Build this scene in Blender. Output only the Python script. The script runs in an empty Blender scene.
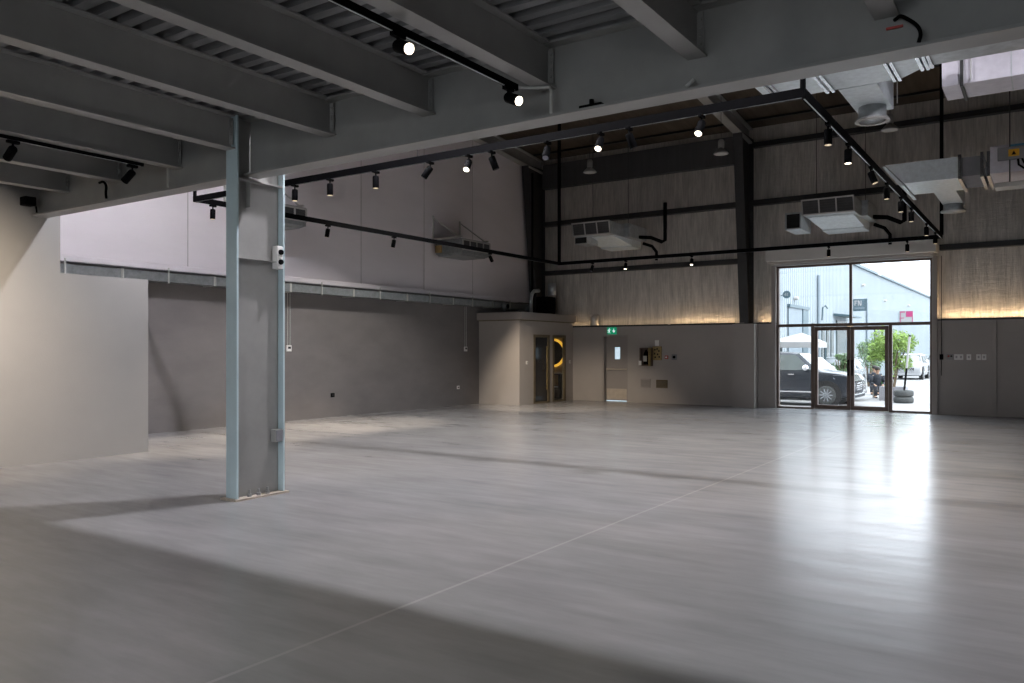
import bpy, bmesh, math, random
from mathutils import Vector, Matrix, Euler
random.seed(7)
SC = bpy.context.scene
COL = SC.collection
PI = math.pi

# ------------------------------------------------------------------ materials
def nt(name):
    m = bpy.data.materials.new(name); m.use_nodes = True
    n = m.node_tree.nodes; b = n['Principled BSDF']
    return m, m.node_tree, n, b
def rgba(c): return (c[0], c[1], c[2], 1.0)
def link(t, a, b): t.links.new(a, b)
def noise(t, n, scale, detail=3, rough=.55, stretch=(1,1,1), coord='Object'):
    tc = n.new('ShaderNodeTexCoord'); mp = n.new('ShaderNodeMapping'); mp.inputs['Scale'].default_value = stretch
    tx = n.new('ShaderNodeTexNoise'); tx.inputs['Scale'].default_value = scale
    tx.inputs['Detail'].default_value = detail; tx.inputs['Roughness'].default_value = rough
    link(t, tc.outputs[coord], mp.inputs[0]); link(t, mp.outputs[0], tx.inputs['Vector'])
    return tx.outputs['Fac']
def ramp(t, n, fac, c0, c1, p0=.3, p1=.7):
    r = n.new('ShaderNodeValToRGB'); e = r.color_ramp.elements
    e[0].position = p0; e[1].position = p1; e[0].color = rgba(c0); e[1].color = rgba(c1)
    link(t, fac, r.inputs[0]); return r.outputs[0]
def bump(t, n, b, h, strength=.2, dist=.02):
    bp = n.new('ShaderNodeBump'); bp.inputs['Strength'].default_value = strength; bp.inputs['Distance'].default_value = dist
    link(t, h, bp.inputs['Height']); link(t, bp.outputs[0], b.inputs['Normal']); return bp
def paint(name, c, rough=.5, metal=0., var=.12, scale=3., stretch=(1,1,1), bs=0., bscale=40):
    m, t, n, b = nt(name)
    f = noise(t, n, scale, 4, .6, stretch)
    lo = [x*(1-var) for x in c]; hi = [min(1, x*(1+var)) for x in c]
    link(t, ramp(t, n, f, lo, hi), b.inputs['Base Color'])
    b.inputs['Roughness'].default_value = rough; b.inputs['Metallic'].default_value = metal
    if bs: bump(t, n, b, noise(t, n, bscale, 3), bs, .01)
    return m
def emit(name, c, s):
    m, t, n, b = nt(name)
    b.inputs['Base Color'].default_value = rgba(c)
    b.inputs['Emission Color'].default_value = rgba(c); b.inputs['Emission Strength'].default_value = s
    return m
def glass(name, tint=(1,1,1), refl=.08):
    m, t, n, b = nt(name); n.remove(b)
    tr = n.new('ShaderNodeBsdfTransparent'); tr.inputs[0].default_value = rgba(tint)
    gl = n.new('ShaderNodeBsdfGlossy'); gl.inputs['Roughness'].default_value = .02
    mx = n.new('ShaderNodeMixShader'); mx.inputs[0].default_value = refl
    link(t, tr.outputs[0], mx.inputs[1]); link(t, gl.outputs[0], mx.inputs[2])
    link(t, mx.outputs[0], n['Material Output'].inputs['Surface'])
    return m

M = {}
M['steel']   = paint('grey_steel_paint', (.30,.296,.285), .42, 0, .10, 2)
M['steelblue'] = paint('blue_grey_steel_paint', (.50,.615,.66), .42, 0, .08, 2)
M['darksteel'] = paint('dark_steel_paint', (.030,.030,.031), .5, 0, .2, 3)
M['girt']    = paint('black_girt_paint', (.02,.02,.021), .5, 0, .2, 3)
M['eave']    = paint('dark_eave_sheet', (.06,.06,.062), .6, 0, .15, 2, (5,1,.4))
M['galvd']   = paint('dull_galvanised_sheet', (.23,.245,.25), .45, .4, .2, 9, (1,1,1), .1, 20)
M['joint']   = paint('panel_joint_grey', (.50,.475,.48), .7, 0, .05, 3)
M['deck']    = paint('galvanised_deck', (.24,.24,.245), .45, .35, .25, 2, (.2,3,1))
M['black']   = paint('black_track_metal', (.0022,.0022,.0028), .7, 0, .2, 5)
M['black'].node_tree.nodes['Principled BSDF'].inputs['Specular IOR Level'].default_value = .05
M['upper']   = paint('white_wall_panel', (.78,.735,.765), .7, 0, .05, .6, (1,.6,2), .15, 60)
M['lower']   = paint('taupe_block_wall', (.165,.153,.150), .8, 0, .10, 1.2, (1,1,2), .25, 50)
M['part']    = paint('light_grey_plaster', (.30,.29,.28), .75, 0, .05, .8, (1,1,1), .15, 60)
M['dado']    = paint('grey_dado_paint', (.40,.365,.34), .7, 0, .05, 1.0)
M['dado2']   = paint('grey_door_paint', (.33,.30,.28), .6, 0, .05, 1.0)
M['white']   = paint('white_plastic', (.80,.78,.76), .5, 0, .04, 5)
M['pipe']    = paint('pale_conduit', (.5,.5,.48), .5, 0, .06, 5)
M['galv']    = paint('galvanised_sheet', (.50,.53,.55), .38, .55, .18, 9, (1,1,1), .1, 20)
M['foilduct']= paint('foil_faced_duct', (.74,.81,.85), .42, .2, .10, 12, (1,1,1), .12, 30)
M['ducttint'] = paint('lamp_tinted_foil', (.62,.60,.66), .5, .3, .08, 10, (1,1,1), .1, 30)  # lilac lamp light put into the base colour of the foil
M['grille']  = paint('dark_grille', (.05,.05,.052), .55, .2, .2, 4)
M['grilleframe'] = paint('pale_grille_frame', (.42,.41,.40), .5, 0, .05, 4)
M['hollow']  = paint('dark_interior', (.012,.012,.012), .9, 0, .2, 4)
M['bronze']  = paint('bronze_door_frame', (.13,.088,.07), .42, .3, .2, 5)
M['darkframe'] = paint('dark_door_frame', (.16,.125,.075), .5, .2, .2, 5)
M['brass']   = paint('brass_panel', (.36,.27,.12), .45, .5, .3, 30)
M['shutter'] = paint('pale_shutter_casing', (.66,.64,.61), .6, 0, .04, 3)
M['wood']    = paint('timber_pack', (.42,.27,.10), .7, 0, .2, 6)
M['red']     = paint('red_plastic', (.45,.05,.04), .5, 0, .1, 5)
M['amber']   = paint('amber_sticker', (.75,.38,.02), .5, 0, .05, 5)
M['blue']    = paint('blue_sticker', (.08,.28,.45), .5, 0, .05, 5)
M['conc']    = paint('rough_plinth', (.42,.36,.30), .8, 0, .2, 20)
M['bolt']    = paint('zinc_bolt', (.4,.4,.4), .35, .7, .1, 20)
M['kick']    = paint('kick_plate_steel', (.55,.48,.40), .4, .1, .1, 8)
M['glass']   = glass('clear_glass', (.98,.99,1), .05)
M['glassdark'] = glass('tinted_glass', (.55,.55,.55), .10)
M['darkpane'] = paint('dark_door_glass', (.03,.03,.033), .12, 0, .1, 3)
M['shade']   = paint('lamp_shade_metal', (.30,.30,.30), .35, .5, .1, 8)
M['lens_on'] = emit('lit_lens', (1,.88,.70), 5)
M['lens_dim']= emit('dim_lens', (1,.8,.55), .45)
M['lens_off']= paint('unlit_lens', (.25,.25,.30), .15, .2, .1, 5)
M['bay_on']  = emit('high_bay_lens', (1,.97,1), 6)
M['signgreen'] = emit('exit_sign_green', (.0,.20,.10), .9)
M['signwhite'] = emit('exit_sign_white', (.75,.85,.85), .6)
M['dayglow'] = emit('painted_daylight', (.55,.70,.80), .8)  # emission stands in for daylight through the exit door
M['ringlite'] = emit('amber_ring_light', (.85,.45,.05), .9)
M['hair']    = paint('dark_hair', (.02,.017,.015), .6, 0, .2, 20)
M['skin']    = paint('skin', (.42,.26,.18), .6, 0, .08, 10)
M['cloth_d'] = paint('dark_navy_cloth', (.03,.034,.045), .9, 0, .2, 20)
M['cloth_g'] = paint('green_cloth', (.18,.55,.12), .9, 0, .2, 20)
M['rubber']  = paint('tyre_rubber', (.05,.055,.055), .85, 0, .15, 20)
M['chrome']  = paint('chrome_trim', (.75,.76,.78), .2, .9, .05, 5)
M['carglass']= paint('car_window_glass', (.09,.11,.11), .08, .0, .2, 2)
M['carblue'] = paint('dark_blue_car_paint', (.022,.027,.035), .25, .3, .1, 2)
M['carwhite']= paint('white_car_paint', (.30,.305,.315), .25, 0, .05, 2)
M['carsilver']= paint('silver_car_paint', (.20,.22,.235), .25, .3, .05, 2)
M['lamp_c']  = paint('headlamp_glass', (.3,.33,.36), .15, .2, .1, 10)
M['pave']    = paint('pale_pavement', (.27,.27,.27), .85, 0, .08, .6)
M['facade']  = paint('white_corrugated_facade', (.245,.285,.31), .6, 0, .05, .3)
M['slate']   = paint('dark_slate_trim', (.05,.09,.11), .5, 0, .1, 3)
M['pink']    = paint('pink_sign_panel', (.36,.03,.13), .5, 0, .05, 5)
M['doorpale']= paint('pale_roller_door', (.15,.19,.22), .55, 0, .08, 3)
M['canvas']  = paint('white_canvas', (.34,.34,.34), .8, 0, .05, 2)
M['leaf']    = paint('leaf_green', (.20,.31,.065), .6, 0, .35, 9)
M['leafd']   = paint('leaf_dull_green', (.10,.165,.07), .7, 0, .4, 9)
M['stem']    = paint('bark', (.16,.12,.08), .9, 0, .3, 20)
M['planter'] = paint('grey_planter', (.22,.22,.24), .8, 0, .08, 5)
M['roof']    = paint('brown_roof_lining', (.085,.066,.048), .7, .1, .3, 1.2, (4,.4,1))

def floor_material():
    m, t, n, b = nt('sealed_concrete_floor')
    tc = n.new('ShaderNodeTexCoord'); sep = n.new('ShaderNodeSeparateXYZ'); link(t, tc.outputs['Object'], sep.inputs[0])
    f1 = noise(t, n, .55, 5, .6, (1.0,2.2,1)); f2 = noise(t, n, 2.2, 6, .65, (.5,3.0,1))
    mx = n.new('ShaderNodeMix'); mx.data_type = 'FLOAT'; mx.inputs[0].default_value = .38
    link(t, f1, mx.inputs[2]); link(t, f2, mx.inputs[3])
    base = ramp(t, n, mx.outputs[0], (.232,.231,.235), (.335,.331,.336), .33, .67)
    def line(axis, pos, w, limit=None):
        s = n.new('ShaderNodeMath'); s.operation = 'SUBTRACT'; link(t, sep.outputs[axis], s.inputs[0]); s.inputs[1].default_value = pos
        a = n.new('ShaderNodeMath'); a.operation = 'ABSOLUTE'; link(t, s.outputs[0], a.inputs[0])
        l = n.new('ShaderNodeMath'); l.operation = 'LESS_THAN'; link(t, a.outputs[0], l.inputs[0]); l.inputs[1].default_value = w
        out = l.outputs[0]
        if limit is not None:
            g = n.new('ShaderNodeMath'); g.operation = 'LESS_THAN'; link(t, sep.outputs[1-axis], g.inputs[0]); g.inputs[1].default_value = limit
            p = n.new('ShaderNodeMath'); p.operation = 'MULTIPLY'; link(t, out, p.inputs[0]); link(t, g.outputs[0], p.inputs[1]); out = p.outputs[0]
        return out
    def over(fac, col, amount):
        k = n.new('ShaderNodeMath'); k.operation = 'MULTIPLY'; link(t, fac, k.inputs[0]); k.inputs[1].default_value = amount
        q = n.new('ShaderNodeMix'); q.data_type = 'RGBA'
        link(t, k.outputs[0], q.inputs[0]); link(t, base, q.inputs[6]); q.inputs[7].default_value = rgba(col)
        return q.outputs[2]
    base = over(line(0, -3.37, .013), (.44,.43,.42), .42)
    base = over(line(1, 15.6, .02), (.18,.18,.18), .2)
    link(t, base, b.inputs['Base Color'])
    rr = n.new('ShaderNodeMapRange'); rr.inputs['To Min'].default_value = .16; rr.inputs['To Max'].default_value = .31
    link(t, f2, rr.inputs[0]); link(t, rr.outputs[0], b.inputs['Roughness'])
    b.inputs['Specular IOR Level'].default_value = .6
    h1 = noise(t, n, 1.1, 2, .5, (.5,1.8,1)); h2 = noise(t, n, 30, 2, .5)
    ad = n.new('ShaderNodeMath'); ad.operation = 'MULTIPLY_ADD'; link(t, h2, ad.inputs[0]); ad.inputs[1].default_value = .012; link(t, h1, ad.inputs[2])
    bump(t, n, b, ad.outputs[0], .22, .03)
    return m
M['floor'] = floor_material()

def foil_material():
    m, t, n, b = nt('foil_faced_insulation')
    f1 = noise(t, n, 1.0, 5, .65, (5,1,.8)); f2 = noise(t, n, 1.0, 4, .65, (22,1,1.6)); f3 = noise(t, n, 5, 5, .75, (.5,1,2.6))
    mx = n.new('ShaderNodeMix'); mx.data_type = 'FLOAT'; mx.inputs[0].default_value = .5
    link(t, f1, mx.inputs[2]); link(t, f2, mx.inputs[3])
    link(t, ramp(t, n, mx.outputs[0], (.42,.39,.36), (.84,.79,.73), .33, .67), b.inputs['Base Color'])
    b.inputs['Metallic'].default_value = .75; b.inputs['Roughness'].default_value = .45
    ad = n.new('ShaderNodeMath'); ad.operation = 'MULTIPLY_ADD'; link(t, f3, ad.inputs[0]); ad.inputs[1].default_value = .6; link(t, f2, ad.inputs[2])
    bump(t, n, b, ad.outputs[0], .65, .035)
    return m
M['foil'] = foil_material()

# ------------------------------------------------------------------ mesh builder
WPOS = {}
class MB:
    def __init__(s): s.v = []; s.f = []
    def add(s, vs, fs):
        o = len(s.v); s.v += [Vector(v) for v in vs]; s.f += [tuple(i+o for i in f) for f in fs]; return s
    def box(s, x0, x1, y0, y1, z0, z1):
        return s.add([(x0,y0,z0),(x1,y0,z0),(x1,y1,z0),(x0,y1,z0),(x0,y0,z1),(x1,y0,z1),(x1,y1,z1),(x0,y1,z1)],
              [(0,3,2,1),(4,5,6,7),(0,1,5,4),(1,2,6,5),(2,3,7,6),(3,0,4,7)])
    def hexa(s, p):   # eight corners, bottom four then top four
        return s.add(p, [(0,3,2,1),(4,5,6,7),(0,1,5,4),(1,2,6,5),(2,3,7,6),(3,0,4,7)])
    def prism(s, pts, axis, a, b):
        k = len(pts)
        def mk(p, q):
            return {'x':(q,p[0],p[1]), 'y':(p[0],q,p[1]), 'z':(p[0],p[1],q)}[axis]
        vs = [mk(p,a) for p in pts]+[mk(p,b) for p in pts]
        fs = [tuple(range(k-1,-1,-1)), tuple(range(k,2*k))]+[(i,(i+1)%k,(i+1)%k+k,i+k) for i in range(k)]
        return s.add(vs, fs)
    def rings(s, rings, cap=True, closed=True):
        k = len(rings[0]); vs = [v for r in rings for v in r]; fs = []
        for i in range(len(rings)-1):
            for j in range(k if closed else k-1):
                a = i*k+j; b2 = i*k+(j+1)%k
                fs.append((a,b2,b2+k,a+k))
        if cap: fs += [tuple(range(k-1,-1,-1)), tuple(range((len(rings)-1)*k, len(rings)*k))]
        return s.add(vs, fs)
    def cyl(s, p0, p1, r0, r1=None, n=14):
        p0 = Vector(p0); p1 = Vector(p1); r1 = r0 if r1 is None else r1
        d = (p1-p0).normalized(); u = d.orthogonal().normalized(); w = d.cross(u)
        R = lambda p, r: [p+(u*math.cos(2*PI*i/n)+w*math.sin(2*PI*i/n))*r for i in range(n)]
        return s.rings([R(p0,r0), R(p1,r1)])
    def lathe(s, base, prof, axis=(0,0,1), n=20):
        base = Vector(base); d = Vector(axis).normalized(); u = d.orthogonal().normalized(); w = d.cross(u)
        rs = [[base+d*h+(u*math.cos(2*PI*i/n)+w*math.sin(2*PI*i/n))*max(r,.0005) for i in range(n)] for r, h in prof]
        return s.rings(rs)
    def tube(s, pts, r, n=8):
        pts = [Vector(p) for p in pts]; rs = []; u = None
        for i, p in enumerate(pts):
            d = (pts[min(i+1,len(pts)-1)]-pts[max(i-1,0)]).normalized()
            if u is None: u = d.orthogonal().normalized()
            else: u = (u-d*u.dot(d)).normalized()
            w = d.cross(u)
            rs.append([p+(u*math.cos(2*PI*k/n)+w*math.sin(2*PI*k/n))*r for k in range(n)])
        return s.rings(rs)
    def build(s, name, mat, parent=None, bevel=0, smooth=False):
        off = WPOS.get(parent, Vector((0,0,0))) if parent else Vector((0,0,0))
        c = Vector((0,0,0))
        if parent is None and s.v:
            lo = Vector([min(v[i] for v in s.v) for i in range(3)]); hi = Vector([max(v[i] for v in s.v) for i in range(3)])
            c = Vector(((lo.x+hi.x)/2, (lo.y+hi.y)/2, lo.z)) if not getattr(s,'keep',False) else c
        me = bpy.data.meshes.new(name)
        me.from_pydata([v-off-c for v in s.v], [], s.f)
        bm = bmesh.new(); bm.from_mesh(me); bmesh.ops.recalc_face_normals(bm, faces=bm.faces[:]); bm.to_mesh(me); bm.free()
        me.materials.append(M[mat] if isinstance(mat, str) else mat)
        if smooth:
            for p in me.polygons: p.use_smooth = True
        o = bpy.data.objects.new(name, me); COL.objects.link(o)
        o.location = c
        if parent: o.parent = parent
        WPOS[o] = off + c if parent else c
        if parent: WPOS[o] = off
        if bevel:
            md = o.modifiers.new('bevel', 'BEVEL'); md.width = bevel; md.segments = 2; md.limit_method = 'ANGLE'
        return o
def tag(o, label, cat, group=None, kind=None):
    o['label'] = label; o['category'] = cat
    if group: o['group'] = group
    if kind: o['kind'] = kind
    return o
def thing(name, loc, label, cat, group=None, kind=None):
    o = bpy.data.objects.new(name, None); o.empty_display_size = .2; COL.objects.link(o); o.location = loc
    WPOS[o] = Vector(loc); return tag(o, label, cat, group, kind)
def part(o, label): o['label'] = label; return o
def copy_tree(o, parent=None):
    c = o.copy(); COL.objects.link(c)
    if parent: c.parent = parent
    for ch in list(o.children): copy_tree(ch, c)
    return c
def struct(name, mb, mat, label, cat, bevel=0, keep=True):
    mb.keep = keep
    o = mb.build(name, mat, None, bevel); return tag(o, label, cat, None, 'structure')
ORD = ['first','second','third','fourth','fifth','sixth','seventh','eighth','ninth','tenth','eleventh','twelfth']

# ------------------------------------------------------------------ dimensions
XL, XR, YB, YF = -14.5, 6.6, -8.0, 22.8
GZ = -.28                          # street level outside
def roofz(y): return 8.05 + .1*(YF-y)

# ------------------------------------------------------------------ the setting
struct('floor', MB().box(XL-.3, XR+.3, YB-.3, 23.2, -.25, 0), 'floor', 'large sealed grey concrete floor of the empty hall', 'floor')
struct('wall_left', MB().box(XL-.3, XL, YB, 23.2, 3.2, 11.4), 'upper', 'tall white panelled upper wall on the left side', 'wall')
struct('wall_left_lower', MB().box(XL-.3, XL+.03, YB, 23.2, 0, 3.2), 'lower', 'dark taupe lower wall under the long duct on the left', 'wall')
struct('wall_right', MB().box(XR, XR+.3, YB, 23.2, 0, 11.4), 'lower', 'grey hall wall out of view on the right', 'wall')
b = MB()                               # back wall with one wide glazed front
WA, WB, WT = -5.5, 1.5, 3.7
b.box(XL, WA, YB-.3, YB, 0, 11.4).box(WB, XR, YB-.3, YB, 0, 11.4).box(WA, WB, YB-.3, YB, WT, 11.4)
struct('wall_back', b, 'lower', 'grey wall behind the camera with one wide glazed front', 'wall')
w = thing('window_2', ((WA+WB)/2, YB-.15, 0), 'wide glazed front in the wall behind the camera', 'window', None, 'structure')
f = MB(); f.box(WA, WB, YB-.2, YB-.1, 0, .07).box(WA, WB, YB-.2, YB-.1, WT-.07, WT)
for k in range(5):
    x = WA+(WB-WA-.07)*k/4; f.box(x, x+.07, YB-.2, YB-.1, .07, WT-.07)
f.build('window_frame', 'bronze', w)
for k in range(4):
    x = WA+(WB-WA-.07)*k/4+.07; MB().box(x, x+(WB-WA-.07)/4-.07, YB-.16, YB-.15, .07, WT-.07).build('pane', 'glass', w)
# panel joints on the white wall and a pale capping ledge
struct('trim_1', MB().box(XL, XL+.20, YB, 21.6, 3.17, 3.29), 'upper', 'white ledge capping the lower wall on the left', 'ledge', .02)
for i, y in enumerate([9.75, 12.2, 14.65, 17.1, 19.35]):
    struct('trim_%d' % (i+2), MB().box(XL, XL+.006, y-.010, y+.010, 3.3, 8.6), 'joint', ORD[i]+' thin vertical panel joint in the white upper wall, counting away from the camera', 'panel joint')
# partition, low past the girder
struct('wall_partition', MB().prism([(YB,0),(7.3,0),(7.3,2.73),(5.94,2.73),(5.94,4.12),(YB,4.12)], 'x', -12.1, -11.9), 'part', 'light grey partition wall stepping down beyond the girder on the left', 'wall')
# roof
rf = MB(); rf.hexa([(XL-.3,YB-.3,roofz(YB-.3)),(XR+.3,YB-.3,roofz(YB-.3)),(XR+.3,23.3,roofz(23.3)),(XL-.3,23.3,roofz(23.3)),
         (XL-.3,YB-.3,roofz(YB-.3)+.2),(XR+.3,YB-.3,roofz(YB-.3)+.2),(XR+.3,23.3,roofz(23.3)+.2),(XL-.3,23.3,roofz(23.3)+.2)])
struct('ceiling', rf, 'roof', 'brown insulated roof lining over the hall', 'roof')
# mezzanine deck: corrugated sheet with ribs along X
pr = []; y = YB
while y < 5.7:
    pr += [(y,4.175),(y+.055,4.175),(y+.075,4.12),(y+.16,4.12)]; y += .18
pr = [p for p in pr if p[0] < 5.82]
top = [(pr[-1][0],4.24),(pr[0][0],4.24)]
struct('ceiling_deck', MB().prism(pr+top, 'x', XL+.04, XR), 'deck', 'corrugated galvanised deck ceiling carried by the grey joists', 'deck ceiling')

# far wall: dado with door recess, opening, vestibule gap
OPX0, OPX1 = -6.43, -2.52
d = MB(); T = 2.37
d.box(XL+.03, -11.90, YF, 23.2, 0, T); d.box(-11.90, -11.02, YF, 23.2, 2.10, T); d.box(-11.90, -11.02, YF+.3, 23.2, 0, 2.10)
d.box(-11.02, OPX0, YF, 23.2, 0, T); d.box(-7.55, -6.93, 22.42, YF, 0, T)
struct('wall_far', d, 'dado', 'grey painted lower wall at the far end, left of the glass entrance', 'wall')
d = MB(); d.box(OPX1, XR, YF, 23.2, 0, T)
struct('wall_far_right', d, 'dado', 'grey painted lower wall at the far end, right of the glass entrance', 'wall')
d = MB(); d.box(XL, OPX0, 23.02, 23.2, T, 8.05); d.box(OPX1, XR, 23.02, 23.2, T, 8.05); d.box(OPX0, OPX1, 23.02, 23.2, 3.98, 8.05)
struct('wall_far_upper', d, 'foil', 'silvery brown foil insulation covering the upper far wall', 'wall')
d = MB(); d.box(XL+.03, OPX0, YF-.02, 23.0, T, T+.03); d.box(OPX1, XR, YF-.02, 23.0, T, T+.03)
struct('trim_9', d, 'girt', 'dark capping strip along the top of the grey lower wall', 'trim')
# entrance jambs
d = MB()
d.box(OPX0-.12, OPX0, 22.76, 23.2, 0, 4.0); d.box(OPX1, OPX1+.12, 22.72, 23.2, 0, 4.0)
struct('trim_10', d, 'dado', 'grey shutter guide rails at both sides of the glass entrance', 'trim')
# outside pavement
struct('street_pavement', MB().box(-40, 40, 23.2, 160, GZ-.2, GZ).box(-40, 40, -40, YB-.3, GZ-.2, GZ), 'pave', 'pale sunlit pavement of the street outside', 'pavement')

# ------------------------------------------------------------------ mezzanine steel
def ibeam_y(xc, w, y0, y1, z0, z1, tf=.014, tw=.01):
    return MB().box(xc-w/2, xc+w/2, y0, y1, z0, z0+tf).box(xc-w/2, xc+w/2, y0, min(y1,5.53), z1-tf, z1).box(xc-tw/2, xc+tw/2, y0, y1, z0+tf, z1-tf-.004)
jx = [-.885-1.28*k for k in range(9)] + [.38, 1.66, 2.94, 4.22, 5.5]
jl = {0:'fourth steel joist right of the blue column, with a cable at its end', 1:'third steel joist right of the blue column', 2:'second steel joist right of the blue column',
      3:'steel joist just left of the spotlight track, first clear joist right of the blue column', 4:'steel joist whose end stands nearest right of the blue column', 5:'steel joist landing on the head of the blue column',
      6:'steel joist first left of the blue column, with a black track beside it', 7:'steel joist second left of the blue column', 8:'steel joist nearest the partition wall at far left'}
jl[0] = 'fifth steel joist counted rightward from the blue column, black cable at its end'
jl[1] = 'fourth steel joist counted rightward from the blue column'
jl[2] = 'third steel joist counted rightward from the blue column, carrying the lit track'
jl[3] = 'second steel joist counted rightward from the blue column'
jl[4] = 'first steel joist counted rightward from the blue column'
for i, x in enumerate(jx):
    lab = jl.get(i, ORD[i-9+5] + ' steel joist counted rightward from the blue column' if i >= 9 else '')
    j = thing('steel_joist', (x, 5.5, 3.78), lab, 'joist', 'mezzanine floor joists')
    y1 = 5.475 if i == 5 else 5.71
    ibeam_y(x, .15, YB, y1-.06, 3.755, 4.115).build('beam', 'steel', j)
    MB().box(x-.055, x+.055, y1-.085, y1-.075, 3.80, 4.08).build('end_plate', 'steel', j)
    for s in (-1, 1):
        for k in range(4): MB().cyl((x+s*.035, y1-.10, 3.85+.06*k), (x+s*.035, y1-.085, 3.85+.06*k), .013, n=6).build('bolt', 'steel', j)
# girder in two lengths, meeting at the column web
def girder(x0, x1, label):
    g = thing('steel_girder', ((x0+x1)/2, 5.66, 3.5), label, 'girder', 'mezzanine edge girder')
    MB().box(x0, x1, 5.55, 5.77, 3.5, 3.522).build('bottom_flange', 'steel', g, .003)
    MB().box(x0, x1, 5.55, 5.77, 4.10, 4.12).build('top_flange', 'steel', g)
    MB().box(x0, x1, 5.654, 5.666, 3.522, 4.10).build('web', 'steel', g)
    return g
girder(-11.9, -7.30, 'deep grey steel girder left of the blue column, above the low partition')
girder(-7.27, XR, 'deep grey steel girder right of the blue column, crossing the whole hall')
# column
c = thing('steel_column', (-7.29, 5.74, 0), 'blue grey steel column on the left carrying the girder', 'column')
MB().box(-7.375, -7.195, 5.42, 5.445, .02, 4.115).build('front_flange', 'steelblue', c, .003)
MB().box(-7.375, -7.195, 6.04, 6.065, .02, 4.115).build('rear_flange', 'steelblue', c, .003)
part(MB().box(-7.292, -7.278, 5.445, 6.04, .02, 4.115).build('web', 'steel', c), 'grey inner web of the column')
MB().box(-7.282, -7.195, 5.446, 6.039, 3.44, 3.455).build('stiffener', 'steel', c)
MB().box(-7.282, -7.20, 5.60, 5.612, 3.16, 3.43).build('stiffener', 'steel', c)
MB().box(-7.282, -7.20, 5.446, 6.039, 2.595, 2.60).build('weld_seam', 'steel', c)
MB().box(-7.42, -7.16, 5.38, 6.10, 0, .02).build('base_plate', 'conc', c)
for y in (5.60, 5.72, 5.84):
    MB().lathe((-7.215, y, .02), [(.026,0),(.026,.03),(.012,.032),(.012,.075)], n=8).build('anchor_bolt', 'bolt', c)
bx = thing('junction_box', (-7.21, 5.99, .62), 'grey junction box low on the blue column', 'box')
MB().box(-7.275, -7.195, 5.93, 6.035, .58, .72).build('body', 'steel', bx, .008); MB().box(-7.194, -7.186, 5.94, 6.03, .59, .71).build('cover', 'planter', bx, .003)
bx = thing('sensor_box', (-7.23, 6.0, 2.65), 'small white box with dark buttons high on the blue column', 'box')
MB().box(-7.278, -7.19, 5.955, 6.035, 2.52, 2.78).build('body', 'white', bx, .008)
for z in (2.58, 2.69): MB().lathe((-7.19, 6.0, z+.02), [(.03,0),(.03,.02)], (1,0,0), 12).build('button', 'black', bx)

# little fittings on the girder
p = MB().tube([(-3.60,5.41,3.74),(-3.48,5.50,3.74),(-3.37,5.53,3.735),(-3.355,5.535,3.70),(-3.355,5.535,3.523)], .012)
tag(p.build('conduit', 'pipe', None, 0, True), 'pale conduit bending down the girder at the lit track end', 'conduit')
p = MB().tube([(-8.62,5.535,3.76),(-8.62,5.535,3.525)], .014)
tag(p.build('conduit', 'pipe', None, 0, True), 'pale conduit dropping down the girder left of the blue column', 'conduit')
def loop(pts, label, r=.012, mat='black'):
    pts = [Vector(p) for p in pts]
    for _ in range(2):
        q = [pts[0]]
        for a, b2 in zip(pts, pts[1:]): q += [a*.75+b2*.25, a*.25+b2*.75]
        pts = q+[pts[-1]]
    return tag(MB().tube(pts, r, 7).build('cable', mat, None, 0, True), label, 'cable')
loop([(-.84,5.645,3.73),(-.80,5.60,3.735),(-.76,5.58,3.70),(-.70,5.56,3.64),(-.675,5.555,3.58),(-.69,5.56,3.527)], 'black cable curling down the girder at upper right', .012)
loop([(-10.05,5.5,3.74),(-9.95,5.5,3.75),(-9.88,5.5,3.68),(-9.90,5.5,3.60),(-9.92,5.52,3.53)], 'short black cable on the girder between the left joists', .016)
t_ = MB().box(-.89,-.79,5.640,5.652,3.675,3.69); tag(t_.build('warning_tag','red'), 'thin red tag on the girder web below a joist', 'tag')
t_ = MB().tube([(-2.22,5.57,3.535),(-2.16,5.57,3.58)], .014, 6); tag(t_.build('cable_stub','pipe',None,0,True), 'pale cable stub on the girder flange near the black track corner', 'cable')
t_ = thing('clamp', (-2.98,5.58,3.523), 'small dark clamp resting on the girder flange', 'clamp')
MB().box(-3.12,-2.92,5.57,5.63,3.524,3.55).build('jaw','black',t_,.005); MB().cyl((-3.02,5.6,3.55),(-3.02,5.6,3.59),.02,n=8).build('knob','black',t_)
t_ = thing('junction_box', (-11.75,5.45,3.62), 'black box where partition meets girder at far left', 'box')
MB().box(-11.88,-11.72,5.38,5.53,3.62,3.74).build('body','black',t_,.01); MB().tube([(-11.76,5.54,3.62),(-11.75,5.545,3.56),(-11.75,5.545,3.53)],.012).build('lead','black',t_)
t_ = thing('sensor_box', (-3.0,4.3,4.03), 'small pale sensor on the deck between two joists at the top', 'sensor')
MB().box(-3.06,-2.94,4.24,4.36,4.06,4.12).build('body','brass',t_,.01); MB().cyl((-3.0,4.3,4.03),(-3.0,4.3,4.06),.03,n=10).build('sensor_head','white',t_)

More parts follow.
